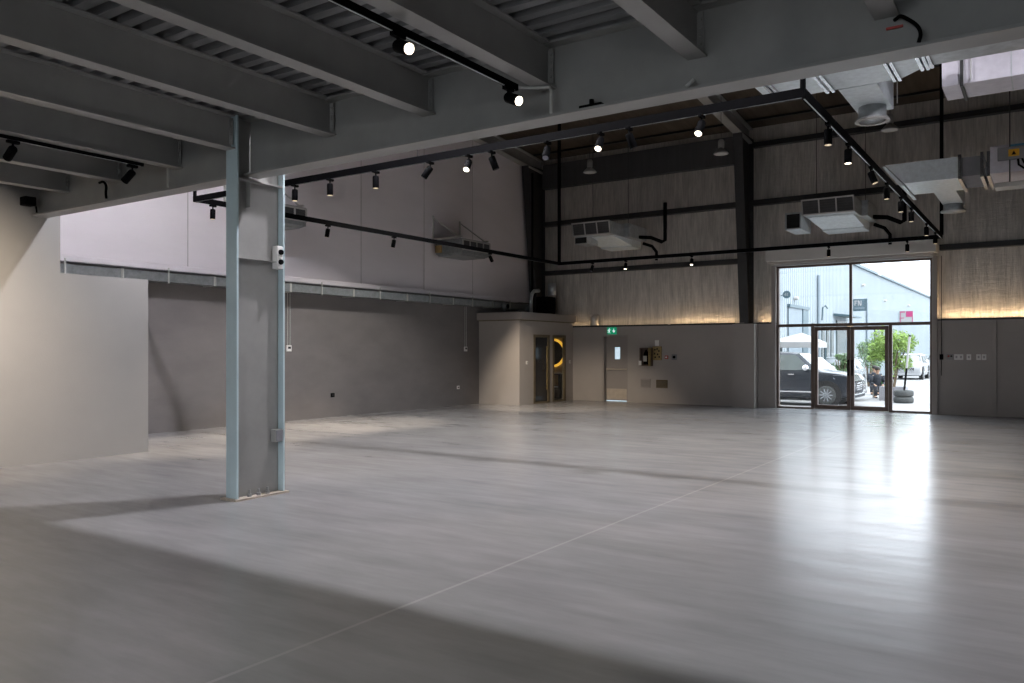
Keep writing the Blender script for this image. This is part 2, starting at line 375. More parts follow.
# ------------------------------------------------------------------ portal frames, girts, purlins
def portal(x, label):
    p = thing('portal_frame', (x, 22.7, 2.4), label, 'steel frame', 'portal frames of the hall')
    zb, zt = (2.40 if x > -14 else 2.76), roofz(22.2)-.45
    c1 = MB(); yb, yt = 22.52, 21.95
    c1.hexa([(x-.13,yb,zb),(x+.13,yb,zb),(x+.13,yb+.02,zb),(x-.13,yb+.02,zb),(x-.13,yt,zt),(x+.13,yt,zt),(x+.13,yt+.02,zt),(x-.13,yt+.02,zt)])
    c1.hexa([(x-.008,yb+.02,zb),(x+.008,yb+.02,zb),(x+.008,22.97,zb),(x-.008,22.97,zb),(x-.008,yt+.02,zt),(x+.008,yt+.02,zt),(x+.008,22.97,zt),(x-.008,22.97,zt)])
    c1.box(x-.13, x+.13, 22.97, 22.99, zb, zt)
    c1.build('column', 'darksteel', p)
    r = MB()
    for (za, zc, hw) in ((-.47,-.45,.13), (-.02-.06,-.06,.13), (-.45,-.08,.008)):
        y0, y1 = YB, 22.95
        r.hexa([(x-hw,y0,roofz(y0)+za),(x+hw,y0,roofz(y0)+za),(x+hw,y1,roofz(y1)+za),(x-hw,y1,roofz(y1)+za),
                (x-hw,y0,roofz(y0)+zc),(x+hw,y0,roofz(y0)+zc),(x+hw,y1,roofz(y1)+zc),(x-hw,y1,roofz(y1)+zc)])
    r.build('rafter', 'steel', p)
    MB().box(x-.13, x+.13, 21.93, 22.97, zt, zt+.02).build('haunch_plate', 'darksteel', p)
    return p
portal(-14.30, 'dark tapered steel frame in the far left corner')
portal(-7.25, 'dark tapered steel frame left of the glass entrance')
portal(-.20, 'dark steel frame right of the glass entrance beyond the picture edge')
def girt(x0, x1, z, h, label, mat='girt'):
    g = thing('wall_girt', ((x0+x1)/2, 22.9, z), label, 'girt', 'horizontal wall rails')
    MB().box(x0, x1, 22.80, 23.015, z, z+.02).box(x0, x1, 22.80, 22.82, z+.02, z+h).build('rail', mat, g)
    MB().box(x0, x0+.1, 22.83, 23.0, z+.02, z+h).box(x1-.1, x1, 22.83, 23.0, z+.02, z+h).build('cleat', 'darksteel', g)
    return g
bays = [(-14.15,-7.40,'left'), (-7.10,-.36,'right')]
girt(-14.15,-7.40, 4.13, .14, 'lowest dark wall rail across the left bay of foil wall')
girt(-14.15,-7.40, 5.76, .15, 'middle dark wall rail behind the left ceiling fan coil')
girt(-14.15,-7.40, 7.02, .80, 'deep dark eave panel across the left bay of foil wall', 'eave')
girt(-7.10,-.36, 5.76, .15, 'dark wall rail above the glass entrance fan coil')
girt(-7.10,-.36, 7.42, .14, 'dark eave rail high across the right bay of foil wall')
girt(-2.36,-.36, 4.15, .14, 'short dark wall rail right of the entrance shutter box')
for i, k in enumerate(range(11)):
    yy = 22.3 - 1.45*k; z = roofz(yy)
    pl = MB().box(XL, XR, yy-.04, yy+.04, z-.075, z-.06).box(XL, XR, yy+.03, yy+.045, z-.075, z+.005).box(XL,XR,yy-.04,yy-.025,z-.075,z-.05)
    pl.keep = False
    tag(pl.build('roof_purlin', 'darksteel'), 'dark roof purlin running across the hall, %s from the far wall' % ORD[i], 'purlin', 'roof purlins')

# ------------------------------------------------------------------ vestibule box at far left
VX, VY0 = -12.98, 19.62
v = thing('vestibule', (-13.6, 21.2, 0), 'grey box room in the far left corner with two narrow glass doors', 'vestibule')
w = MB().box(XL+.04, VX, VY0, VY0+.12, 0, 2.50)
w.build('front_wall', 'dado', v)
w = MB(); o = [(20.39,21.32),(21.50,22.31)]
w.box(VX-.12, VX, VY0+.12, 20.39, 0, 2.5).box(VX-.12, VX, 21.32, 21.50, 0, 2.5).box(VX-.12, VX, 22.31, YF-.01, 0, 2.5).box(VX-.12, VX, 20.39, 21.32, 2.10, 2.5).box(VX-.12, VX, 21.50, 22.31, 2.10, 2.5)
w.build('side_wall', 'dado', v)
MB().box(XL+.04, VX+.14, VY0-.12, YF-.03, 2.53, 2.75).build('roof_slab', 'dado2', v, .01)
MB().box(XL+.04, VX+.05, VY0-.04, YF-.01, 2.50, 2.53).build('shadow_gap', 'darkframe', v)
for i, (a, c2) in enumerate(o):
    dn = MB().box(VX-.06, VX+.015, a, a+.09, 0, 2.1).box(VX-.06, VX+.015, c2-.09, c2, 0, 2.1).box(VX-.06, VX+.015, a+.09, c2-.09, 2.02, 2.1).box(VX-.06,VX+.015,a+.09,c2-.09,0,.05)
    f = dn.build('door_frame', 'darkframe', v)
    if i == 0:
        MB().box(VX-.04, VX-.03, a+.09, c2-.09, .05, 2.02).build('pane', 'darkpane', f)
        MB().cyl((VX+.03, c2-.2, .4), (VX+.03, c2-.2, 1.75), .015).build('handle', 'brass', f)
    else:
        MB().box(VX-.04, VX-.03, a+.09, c2-.09, .05, 2.02).build('pane', 'glass', f)
# things inside
m_ = thing('round_mirror', (-13.72, 22.72, 1.52), 'round dark mirror with glowing amber rim inside the box room', 'mirror')
MB().lathe((-13.72,22.78,1.54), [(.40,0),(.40,.03)], (0,-1,0), 32).build('mirror_disc', 'glassdark', m_)
MB().lathe((-13.72,22.785,1.54), [(.39,0),(.39,.02)], (0,-1,0), 32).build('backing', 'cloth_d', m_)
rg = MB(); n = 40
rs = []
for i in range(n+1):
    a = 2*PI*i/n; cx, cz = math.cos(a), math.sin(a)
    rs.append([(-13.72+cx*r, yy, 1.54+cz*r) for r, yy in ((.40,22.785),(.47,22.785),(.47,22.74),(.40,22.74))])
rg.rings(rs, cap=False).build('rim_light', 'ringlite', m_)
k_ = thing('side_cabinet', (-13.6, 22.4, 0), 'low dark cabinet with pale top below the round mirror', 'cabinet')
MB().box(-14.2,-13.2,22.3,22.72,.06,.86).build('body','hollow',k_,.01); MB().box(-14.22,-13.18,22.27,22.73,.86,.91).build('top','white',k_,.005)
MB().box(-14.15,-13.72,22.285,22.30,.48,.83).build('door','wood',k_); MB().box(-13.68,-13.25,22.285,22.30,.48,.83).build('door','wood',k_); MB().box(-14.15,-13.25,22.28,22.3,.42,.46).build('shelf_edge','white',k_)
# side switches
for (y, z, l) in ((20.02,1.25,'small white switch on box room side, before its first glass door'), (22.58,1.25,'small white switch on box room side, after its second glass door')):
    s = thing('switch', (VX+.01, y, z), l, 'switch'); MB().box(VX+.001, VX+.012, y-.05, y+.05, z-.05, z+.05).build('plate','white',s,.003); MB().box(VX+.012,VX+.018,y-.02,y+.02,z-.03,z+.03).build('rocker','grilleframe',s)
# bits on top of the box room
h = thing('exhaust_pipe', (-14.0,21.3,2.75), 'bent silver exhaust pipe on the box room roof', 'pipe')
MB().tube([(-13.78,21.5,2.76),(-13.78,21.5,3.25),(-13.77,21.54,3.42),(-13.74,21.62,3.52),(-13.66,21.80,3.54)],.06,10).build('duct_bend','galv',h,0,True)
MB().box(-13.85,-13.40,21.90,22.4,2.75,3.35).build('fan_housing','black',h,.02)
MB().lathe((-13.45,22.25,3.40),[(.14,0),(.14,.38),(.10,.40)],n=16).build('outlet','galv',h,0,True)
ps = MB().lathe((-12.22,22.86,2.42),[(.13,0),(.15,.02),(.15,.32),(.12,.35)],n=16)
tag(ps.build('insulation_roll','foil',None,0,True), 'small silver roll standing on the ledge above the exit door', 'roll')

# ------------------------------------------------------------------ ducting on left wall
for i in range(8):
    y0 = 6.2 + 1.95*i; y1 = min(y0+1.94, 21.9)
    if y0 > 21.7: continue
    g = thing('wall_duct', (XL+.3, y0, 2.93), ORD[i]+' length of flat silver duct along the left wall, counting toward the far end', 'duct', 'duct lengths on the left wall')
    MB().box(XL+.06, XL+.40, y0+.02, y1-.02, 2.93, 3.10).build('casing', 'galvd', g)
    MB().box(XL+.04, XL+.415, y0, y0+.02, 2.915, 3.115).build('flange', 'pipe', g); MB().box(XL+.04, XL+.415, y1-.02, y1, 2.915, 3.115).build('flange', 'pipe', g)
    MB().box(XL+.402, XL+.415, y0+.9, y0+.93, 2.90, 3.2).build('strap', 'pipe', g)
for i, y in enumerate((20.4, 21.75)):
    g = thing('duct_valve', (XL+.45, y, 2.98), ('left','right')[i]+' one of two round valves at the far end of the wall duct', 'valve', 'valves on the wall duct')
    MB().lathe((XL+.436,y,2.98),[(.13,0),(.13,.05),(.09,.07),(.05,.13)],(1,0,0),16).build('collar','galvd',g,0,True); MB().lathe((XL+.56,y,2.98),[(.06,0),(.075,.02),(.03,.05)],(1,0,0),12).build('knob','black',g,0,True)
# thermostats & sockets on the left wall
WX = XL+.03
for (y, z, l) in ((12.3,1.66,'thermostat on the left wall right beside the blue column, two wires above'), (18.95,1.66,'thermostat on the left wall near the box room, two wires above')):
    s = thing('thermostat', (WX, y, z), l, 'thermostat'); MB().box(WX, WX+.03, y-.07, y+.07, z-.07, z+.07).build('body','white',s,.006)
    MB().box(WX+.03, WX+.033, y-.035, y+.045, z-.01, z+.04).build('screen','hollow',s)
    for dy in (-.035,.035): MB().cyl((WX+.012,y+dy,z+.07),(WX+.012,y+dy,2.92),.008,n=6).build('wire','pipe',s)
for (y, z, l, m1) in ((13.65,.53,'dark wall socket low on the left wall','black'),(18.6,.53,'white wall socket low on the left wall near the box room','white')):
    s = thing('wall_socket', (WX, y, z), l, 'socket'); MB().box(WX, WX+.015, y-.06, y+.06, z-.05, z+.05).build('plate',m1,s,.004); MB().box(WX+.015, WX+.02, y-.03, y+.03, z-.02, z+.02).build('insert','hollow',s)

# ------------------------------------------------------------------ far wall fittings
dr = thing('door_2', (-11.45, YF+.2, 0), 'grey exit door with glowing vision panel and push bar', 'door', None, 'structure')
dl = MB(); dl.box(-11.86,-11.57,23.0,23.05,0.03,2.06).box(-11.38,-11.06,23.0,23.05,0.03,2.06).box(-11.57,-11.38,23.0,23.05,.03,1.34).box(-11.57,-11.38,23.0,23.05,1.72,2.06)
dl.build('leaf','dado2',dr)
part(MB().box(-11.57,-11.38,23.02,23.03,1.34,1.72).build('vision_panel','dayglow',dr),'pale glass strip with daylight painted as a glow')
MB().box(-11.90,-11.86,YF+.02,23.06,0,2.1).box(-11.06,-11.02,YF+.02,23.06,0,2.1).box(-11.86,-11.06,YF+.02,23.06,2.06,2.1).build('jamb','dado2',dr)
MB().cyl((-11.82,22.94,1.02),(-11.10,22.94,1.02),.022).box(-11.84,-11.78,22.93,23.0,.99,1.05).box(-11.14,-11.08,22.93,23.0,.99,1.05).build('push_bar','kick',dr)
MB().box(-11.85,-11.07,22.99,22.999,.06,.40).build('kick_plate','kick',dr)
MB().box(-11.86,-11.06,23.0,23.04,0.004,.025).build('sill_glow','dayglow',dr)  # glowing strip stands in for daylight under the door
ex = thing('exit_sign', (-11.55, YF-.03, 2.2), 'green emergency exit sign above the grey exit door', 'sign')
MB().box(-11.72,-11.40,YF-.04,YF-.005,2.13,2.35).build('panel','signgreen',ex,.004)
fig = MB(); y0, y1 = YF-.046, YF-.041
fig.cyl((-11.635,y1,2.305),(-11.635,y0,2.305),.016,n=12)
for pts in ([(-11.66,2.285),(-11.63,2.285),(-11.625,2.225),(-11.655,2.225)], [(-11.65,2.235),(-11.63,2.235),(-11.60,2.165),(-11.62,2.16)], [(-11.65,2.235),(-11.635,2.225),(-11.68,2.165),(-11.695,2.18)],
            [(-11.635,2.28),(-11.63,2.262),(-11.59,2.255),(-11.59,2.268)], [(-11.66,2.28),(-11.65,2.265),(-11.69,2.235),(-11.70,2.25)]):
    fig.prism(pts,'y',y0,y1)
part(fig.build('running_figure','signwhite',ex),'white running figure')
MB().prism([(-11.535,2.25),(-11.49,2.25),(-11.49,2.31),(-11.47,2.31),(-11.47,2.25),(-11.425,2.25),(-11.48,2.17)],'y',y0,y1).build('arrow','signwhite',ex)
# hose reel cabinet etc.
hc = thing('extinguisher_cabinet', (-10.35,YF,1.13), 'open brown cabinet holding a black extinguisher on the far wall', 'cabinet')
cb = MB(); cb.box(-10.54,-10.16,YF-.02,YF-.002,1.14,1.70).box(-10.54,-10.51,YF-.16,YF-.02,1.14,1.70).box(-10.19,-10.16,YF-.16,YF-.02,1.14,1.70).box(-10.51,-10.19,YF-.16,YF-.02,1.14,1.17).box(-10.51,-10.19,YF-.16,YF-.02,1.67,1.70)
cb.build('case','bronze',hc)
MB().lathe((-10.35,YF-.09,1.18),[(.075,0),(.08,.02),(.08,.32),(.05,.40),(.025,.42),(.025,.46)],n=16).build('cylinder','black',hc,0,True)
MB().box(-10.41,-10.29,YF-.172,YF-.168,1.28,1.45).build('label_panel','pipe',hc)
MB().box(-10.56,-10.47,YF-.185,YF-.165,1.16,1.30).build('tag','white',hc)
MB().box(-10.185,-10.155,YF-.30,YF-.16,1.14,1.70).build('door','brass',hc)
bp_ = thing('control_panel', (-10.0,YF,1.33), 'square brass control panel beside the extinguisher cabinet', 'panel')
MB().box(-10.15,-9.87,YF-.06,YF-.002,1.32,1.74).build('plate','brass',bp_,.006)
gp = MB()
for x, z in ((-10.07,1.64),(-10.0,1.66),(-9.94,1.60),(-10.08,1.52),(-9.98,1.5),(-10.06,1.41),(-9.93,1.42)): gp.box(x-.02,x+.02,YF-.068,YF-.06,z-.025,z+.025)
gp.build('button','hollow',bp_)
pn = MB().box(-10.09,-9.96,YF-.02,YF-.002,1.755,1.93); tag(pn.build('notice','white',None,.002), 'small blank white notice above the brass control panel', 'notice')
rc = thing('alarm_point', (-9.7,YF,1.42), 'small red alarm call point right of the brass control panel', 'alarm')
MB().box(-9.76,-9.66,YF-.04,YF-.002,1.36,1.46).build('body','red',rc,.005); MB().box(-9.74,-9.68,YF-.045,YF-.04,1.39,1.43).build('window','white',rc)
rc = thing('key_switch', (-9.46,YF,1.42), 'white plate with a black knob right of the red call point', 'switch')
MB().box(-9.55,-9.38,YF-.015,YF-.002,1.33,1.50).build('plate','planter',rc,.004); MB().lathe((-9.465,YF-.015,1.415),[(.045,0),(.04,.035)],(0,-1,0),14).build('knob','black',rc)
def louvre(x0,x1,z0,z1,mat,label):
    l = thing('wall_vent',((x0+x1)/2,YF,z0),label,'vent')
    MB().box(x0,x1,YF-.02,YF-.002,z0,z0+.025).box(x0,x1,YF-.02,YF-.002,z1-.025,z1).box(x0,x0+.025,YF-.02,YF-.002,z0+.025,z1-.025).box(x1-.025,x1,YF-.02,YF-.002,z0+.025,z1-.025).build('frame',mat,l)
    s = MB(); z = z0+.03
    while z < z1-.04:
        s.hexa([(x0+.025,YF-.018,z),(x1-.025,YF-.018,z),(x1-.025,YF-.004,z+.02),(x0+.025,YF-.004,z+.02),(x0+.025,YF-.018,z+.008),(x1-.025,YF-.018,z+.008),(x1-.025,YF-.004,z+.028),(x0+.025,YF-.004,z+.028)]); z += .035
    s.build('blades',mat,l); return l
louvre(-10.57,-10.24,.47,.74,'dado2','grey louvred vent low on the far wall under the extinguisher cabinet')
louvre(-10.05,-9.68,.47,.72,'darkframe','brown louvred vent low on the far wall under the control panel')
# right of entrance
pc = thing('shutter_chain', (-2.30,22.74,.95), 'dark shutter chain hanging right of the glass entrance', 'chain')
MB().tube([(-2.31,22.77,4.0),(-2.31,22.77,.98)],.008,6).build('chain','black',pc); MB().box(-2.35,-2.27,22.74,22.79,1.38,1.52).build('keeper','black',pc,.006)
sw = thing('switch', (-2.12,YF,1.45), 'dark switch with a red button right of the entrance', 'switch')
MB().box(-2.19,-2.05,YF-.05,YF-.002,1.38,1.52).build('body','steel',sw,.006); MB().lathe((-2.15,YF-.05,1.47),[(.025,0),(.02,.02)],(0,-1,0),12).build('button','red',sw); MB().lathe((-2.09,YF-.05,1.47),[(.02,0),(.018,.02)],(0,-1,0),12).build('button','black',sw)
for x, wd, l in ((-1.93,.20,'wide double white switch plate right of the red button switch'),(-1.71,.10,'single white switch, first right of the wide double plate'),(-1.50,.10,'single white switch, left one of the rightmost pair'),(-1.385,.10,'single white switch, nearest the flush door at far right')):
    s = thing('switch',(x,YF,1.45),l,'switch','light switches right of the entrance'); MB().box(x-wd/2,x+wd/2,YF-.014,YF-.002,1.38,1.52).build('plate','white',s,.004)
    for q in ([-.05,.05] if wd > .15 else [0]): MB().box(x+q-.02,x+q+.02,YF-.02,YF-.014,1.42,1.48).build('rocker','grilleframe',s)
fd = thing('door_3', (-.6,YF,0), 'flush grey door in the far wall at the right picture edge', 'door', None, 'structure')
MB().box(-1.10,-.1,YF-.02,YF-.002,.01,2.05).build('leaf','dado',fd,.003)
MB().box(-1.21,-1.12,YF-.06,YF-.002,0,T-.02).build('jamb','dado',fd,.004)
MB().lathe((-.2,YF-.02,1.0),[(.03,0),(.03,.05)],(0,-1,0),12).build('knob','kick',fd)

# ------------------------------------------------------------------ glazed entrance
X0, X1 = -6.43, -2.52; yg0, yg1 = 22.86, 22.95
en = thing('window_1', (-4.48, 22.9, 0), 'tall glazed entrance front with dark bronze frame', 'window', None, 'structure')
f = MB()
f.box(X0, X0+.06, yg0, yg1, 0, 3.98).box(X1-.06, X1, yg0, yg1, 0, 3.98).box(X0+.06, X1-.06, yg0, yg1, 3.92, 3.98)
f.box(X0+.06, X1-.06, yg0, yg1, 2.27, 2.35).box(-4.51, -4.44, yg0, yg1, 2.35, 3.92)
f.box(-5.50, -5.42, yg0, yg1, 0, 2.27).box(-3.54, -3.46, yg0, yg1, 0, 2.27)
f.box(X0+.06, -5.50, yg0, yg1, 0, .05).box(-3.46, X1-.06, yg0, yg1, 0, .05)
f.build('frame', 'bronze', en)
for (a, c2, z0, z1) in ((X0+.06,-4.51,2.35,3.92),(-4.44,X1-.06,2.35,3.92),(X0+.06,-5.50,.05,2.27),(-3.46,X1-.06,.05,2.27)):
    MB().box(a, c2, 22.90, 22.908, z0, z1).build('pane', 'glass', en)
dd = thing('door_1', (-4.48, 22.9, 0), 'pair of bronze framed glass doors in the entrance', 'door', None, 'structure')
for (a, c2, hx) in ((-5.41,-4.485,-4.53),(-4.475,-3.55,-4.43)):
    l = MB().box(a, a+.085, yg0, yg1, .01, 2.26).box(c2-.085, c2, yg0, yg1, .01, 2.26).box(a+.085, c2-.085, yg0, yg1, .01, .13).box(a+.085, c2-.085, yg0, yg1, 2.16, 2.26).build('leaf','bronze',dd)
    MB().box(a+.085, c2-.085, 22.90, 22.908, .13, 2.16).build('pane','glass',l)
    MB().tube([(hx,yg0,1.35),(hx,yg0-.06,1.35),(hx,yg0-.06,.95),(hx,yg0,.95)],.018,8).build('handle','black',l)
sb = thing('shutter_box', (-4.48, 22.6, 4.0), 'long pale grey roller shutter casing above the glass entrance', 'shutter box')
MB().prism([(22.42,4.08),(23.0,4.08),(23.0,4.50),(22.42,4.46)],'x',-6.62,-2.40).build('casing','shutter',sb,.01)
MB().box(-6.52,-2.46,22.55,22.95,4.02,4.08).build('slot','dado',sb); MB().box(-6.44,-2.50,22.66,22.80,3.97,4.02).build('bottom_slat','grilleframe',sb)

# ------------------------------------------------------------------ fan coil units
def fan_coil(x, label, side_len):
    y = 20.0
    u = thing('fan_coil_unit', (x, 20.9, 4.7), label, 'fan coil unit', 'fan coil units on the far wall')
    w = 1.20; x0, x1 = x-w/2, x+w/2
    # grille, tilted: top nearer the camera
    def gy(z): return y - (z-4.88)*.25
    g = MB()
    def bar(a, b2, z0, z1, t=.03): g.hexa([(a,gy(z0)-t,z0),(b2,gy(z0)-t,z0),(b2,gy(z0),z0),(a,gy(z0),z0),(a,gy(z1)-t,z1),(b2,gy(z1)-t,z1),(b2,gy(z1),z1),(a,gy(z1),z1)])
    bar(x0,x1,4.87,4.90); bar(x0,x1,5.21,5.24)
    for k in range(4):
        xx = x0+(w-.03)*k/3; bar(xx,xx+.03,4.90,5.21)
    g.build('grille_frame','grilleframe',u)
    for k in range(3):
        bl = MB(); a = x0+(w-.03)*k/3+.03; c2 = x0+(w-.03)*(k+1)/3
        bl.hexa([(a,gy(4.9)-.004,4.9),(c2,gy(4.9)-.004,4.9),(c2,gy(4.9),4.9),(a,gy(4.9),4.9),(a,gy(5.21)-.004,5.21),(c2,gy(5.21)-.004,5.21),(c2,gy(5.21),5.21),(a,gy(5.21),5.21)])
        for q in range(5):
            z = 4.925+q*.058; bl.box(a, c2, gy(z)-.02, gy(z)-.006, z, z+.008)
        bl.build('grille','grille',u)
    MB().hexa([(x0+.02,gy(4.88)+.002,4.88),(x1-.02,gy(4.88)+.002,4.88),(x1-.02,20.9,4.88),(x0+.02,20.9,4.88),(x0+.02,gy(5.23)+.002,5.23),(x1-.02,gy(5.23)+.002,5.23),(x1-.02,20.9,5.23),(x0+.02,20.9,5.23)]).build('plenum','galv',u)
    MB().hexa([(x0+.05,20.35,4.86),(x1-.1,20.35,4.86),(x1-.05,21.4,4.70),(x0+.15,21.4,4.70),(x0+.05,20.35,4.879),(x1-.1,20.35,4.879),(x1-.05,21.4,4.879),(x0+.15,21.4,4.879)]).build('drain_tray','foilduct',u)
    MB().box(x0+.05,x1+.12,20.91,22.1,4.885,5.27).build('casing','galv',u,.01)
    MB().box(x0+.15,x1-.05,21.41,22.1,4.66,4.88).build('base_pan','foilduct',u,.01)
    rb = MB().box(x0-.02,x0+.35,20.55,21.05,4.55,4.88) if False else None
    q0, q1 = x0-.41, x0-.03
    bx = MB().box(q0,q1,20.02,20.05,4.57,4.60).box(q0,q1,20.02,20.05,4.95,4.98).box(q0,q0+.03,20.02,20.05,4.60,4.95).box(q1-.03,q1,20.02,20.05,4.60,4.95)
    if side_len:
        q = bx.box(q0,q1,20.05,21.0,4.57,4.585).box(q0,q1,20.05,21.0,4.965,4.98).box(q0,q0+.015,20.05,21.0,4.585,4.965).box(q1-.015,q1,20.05,21.0,4.585,4.965).build('return_box','galv',u)
        part(MB().box(q0+.02,q1-.02,20.08,20.09,4.6,4.95).build('shade_plate','hollow',q),'black plate painted as the shaded mouth')  # black plate stands in for the shade inside the box
    else:
        MB().box(x0+.02,x0+.42,20.06,20.7,4.66,4.86).build('return_box','galv',u); MB().box(x0+.04,x0+.40,20.045,20.058,4.68,4.84).build('shade_plate','hollow',u)  # flat black plate painted as a shaded opening
    # bent pipe at the back right
    MB().tube([(x1+.1,21.6,4.95),(x1+.42,21.75,4.93),(x1+.70,21.9,4.80),(x1+.78,21.95,4.85),(x1+.78,21.95,5.2),(x1+.78,21.95,5.95)],.055,10).build('pipe','black',u,0,True)
    MB().tube([(x1+.1,21.9,4.8),(x1+.3,22.1,4.72),(x1+.42,22.15,4.55),(x1+.42,22.15,4.30)],.045,8).build('pipe','black',u,0,True)
    for xx in (x0+.1, x1+.05):
        MB().cyl((xx,21.0,5.27),(xx,21.0,roofz(21.0)),.008,n=6).build('hanger_rod','darksteel',u)
    return u
fan_coil(-10.78, 'silver fan coil unit hung in front of the left foil wall bay', 0)
fan_coil(-4.42, 'silver fan coil unit hung above the glass entrance', 1)
def wall_unit(y0, label):
    y1 = y0+1.30; xf = -13.44
    u = thing('wall_air_unit', (-13.9, (y0+y1)/2, 4.2), label, 'air unit', 'air units on the left wall')
    MB().box(-14.40,xf-.03,y0,y1,4.31,4.72).build('casing','galvd',u,.01)
    MB().hexa([(-14.35,y0+.05,4.26),(xf-.15,y0+.05,4.26),(xf-.15,y1-.1,4.26),(-14.35,y1-.1,4.26),(-14.38,y0+.02,4.31),(xf-.05,y0+.02,4.31),(xf-.05,y1-.02,4.31),(-14.38,y1-.02,4.31)]).build('drain_tray','galvd',u)
    g = MB().box(xf-.03,xf,y0,y1,4.66,4.70).box(xf-.03,xf,y0,y1,4.40,4.43)
    for k in range(5): g.box(xf-.03,xf,y0+k*(1.26/4),y0+.04+k*(1.26/4),4.43,4.66)
    g.build('grille_frame','grilleframe',u)
    for k in range(4):
        a = y0+.04+k*(1.26/4); q = MB().box(xf-.028,xf-.018,a,a+.275,4.43,4.66)
        for m_ in range(4): q.box(xf-.018,xf-.008,a,a+.275,4.46+m_*.05,4.468+m_*.05)
        q.build('grille','grille',u)
    part(MB().box(-14.38,-14.18,y0-.06,y0-.002,4.36,4.56).build('end_packing','wood',u),'timber coloured packing at the near end')
    for yy in (y0-.03, y1-.10):
        b = MB().box(XL+.005,XL+.045,yy-.02,yy+.02,4.73,5.42).box(XL+.045,xf,yy-.02,yy+.02,4.73,4.77)
        b.tube([(XL+.04,yy,5.36),(-13.60,yy,4.77)],.02,6)
        b.build('bracket','pipe',u)
    return u
wall_unit(17.50, 'bracketed air unit on the white left wall, nearer the far corner')
wall_unit(10.64, 'bracketed air unit on the white left wall, half behind the blue column')
# thin pipe drop and cable run in the left corner
tag(MB().tube([(-14.05,22.0,7.4),(-14.05,22.0,3.4)],.035,8).build('drain_pipe','black',None,0,True), 'black vertical pipe in the far left corner', 'pipe')

# ------------------------------------------------------------------ ducts at upper right
def slabs(mb, x, y0, y1, z0, z1, w=.03, g=.02):   # a standing flange ring round a duct
    return mb.box(x, x+w, y0-g, y1+g, z0-g, z0).box(x, x+w, y0-g, y1+g, z1, z1+g).box(x, x+w, y0-g, y0, z0, z1).box(x, x+w, y1, y1+g, z0, z1)
u = thing('supply_duct', (-1.5, 8.7, 4.4), 'bright silver supply duct with round spigot behind the girder', 'duct')
MB().box(-2.62,-2.52,8.40,9.05,4.40,4.85).build('duct_length','foilduct',u); MB().box(-2.44,-1.36,8.40,9.05,4.40,4.85).build('duct_length','foilduct',u)
MB().hexa([(-1.28,8.40,4.40),(-1.08,8.40,4.40),(-1.08,8.85,4.40),(-1.28,9.05,4.40),(-1.28,8.40,4.85),(-1.08,8.40,4.72),(-1.08,8.85,4.72),(-1.28,9.05,4.85)]).build('reducer','foilduct',u)
MB().box(-.96,4.0,8.40,8.80,4.40,4.72).build('duct_length','galv',u)
for x, y1, z1 in ((-2.52,9.05,4.85),(-2.47,9.05,4.85),(-1.36,9.05,4.85),(-1.31,9.05,4.85),(-1.08,8.85,4.72),(-1.03,8.85,4.72),(-.99,8.82,4.72),(-2.02,9.05,4.85),(-1.96,9.05,4.85)):
    slabs(MB(), x, 8.40, y1, 4.40, z1, .03).build('flange','chrome',u)
MB().box(-1.90,-1.52,9.072,10.15,4.40,4.80).build('branch','foilduct',u)
MB().lathe((-1.71,9.93,4.40),[(.148,0),(.148,-.12),(.17,-.13),(.178,-.15)],(0,0,1),28).build('spigot','galv',u,0,True)
rg = MB().rings([[(-1.71+math.cos(2*PI*i/28)*r,9.93+math.sin(2*PI*i/28)*r,z) for r, z in ((.14,4.25),(.185,4.25),(.185,4.232),(.14,4.232))] for i in range(29)], cap=False)
part(rg.build('collar_ring','grilleframe',u),'pale ring around the outlet')
for x, y in ((-2.58,8.36),(-2.58,9.09),(-1.7,8.36),(-1.46,10.0),(1.0,8.36)): MB().cyl((x,y,4.42),(x,y,roofz(y)-.05),.006,n=6).build('hanger_rod','pipe',u)
u = thing('return_duct', (1.5, 9.9, 4.4), 'pale foil panel duct, lilac lamplight painted in, at the upper right edge', 'duct')
MB().box(-.97,4.0,9.60,10.15,4.40,4.95).build('casing','ducttint',u,.005)
for x in (-.78,-.35,.3): slabs(MB(), x, 9.60, 10.15, 4.40, 4.95, .012, .004).build('seam','galv',u)
slabs(MB(), -.80, 9.60, 10.15, 4.40, 4.95, .03, .025).build('flange','darksteel',u)
for x in (-.7,-.2,1.0): MB().cyl((x,9.57,4.42),(x,9.57,roofz(9.57)-.05),.006,n=6).build('hanger_rod','pipe',u)
u = thing('air_handler_duct', (-.8, 17, 4.7), 'silver duct run with branch and boxed air handler at right', 'duct')
YD0, YD1, ZD0, ZD1 = 16.34, 17.62, 4.70, 5.08
MB().hexa([(-2.27,YD0,ZD0),(-1.40,YD0,ZD0),(-1.40,YD1,ZD0),(-2.27,YD1,ZD0),(-2.60,YD0,ZD1),(-1.40,YD0,ZD1),(-1.40,YD1,ZD1),(-2.60,YD1,ZD1)]).build('main_duct','foilduct',u)
MB().hexa([(-2.34,YD0+.1,ZD0-.02),(-2.28,YD0+.1,ZD0-.02),(-2.28,YD1+.5,ZD0-.02),(-2.34,YD1+.5,ZD0-.02),(-2.67,YD0+.1,ZD1),(-2.61,YD0+.1,ZD1),(-2.61,YD1+.5,ZD1),(-2.67,YD1+.5,ZD1)]).build('end_panel','foilduct',u)
MB().box(-1.92,-1.54,YD1+.005,19.6,ZD0,ZD1-.02).build('branch','foilduct',u)
MB().lathe((-1.73,19.25,ZD0),[(.19,0),(.19,-.1),(.24,-.13),(.24,-.16)],n=24).build('spigot','galv',u,0,True)
for x in (-1.395,-1.05,-.95): slabs(MB(), x, YD0, YD1, ZD0, ZD1, .05, .03).build('flange','chrome',u)
MB().box(-1.34,-1.055,YD0+.03,YD1-.03,ZD0+.02,ZD1-.02).build('flexible_connector','planter',u)
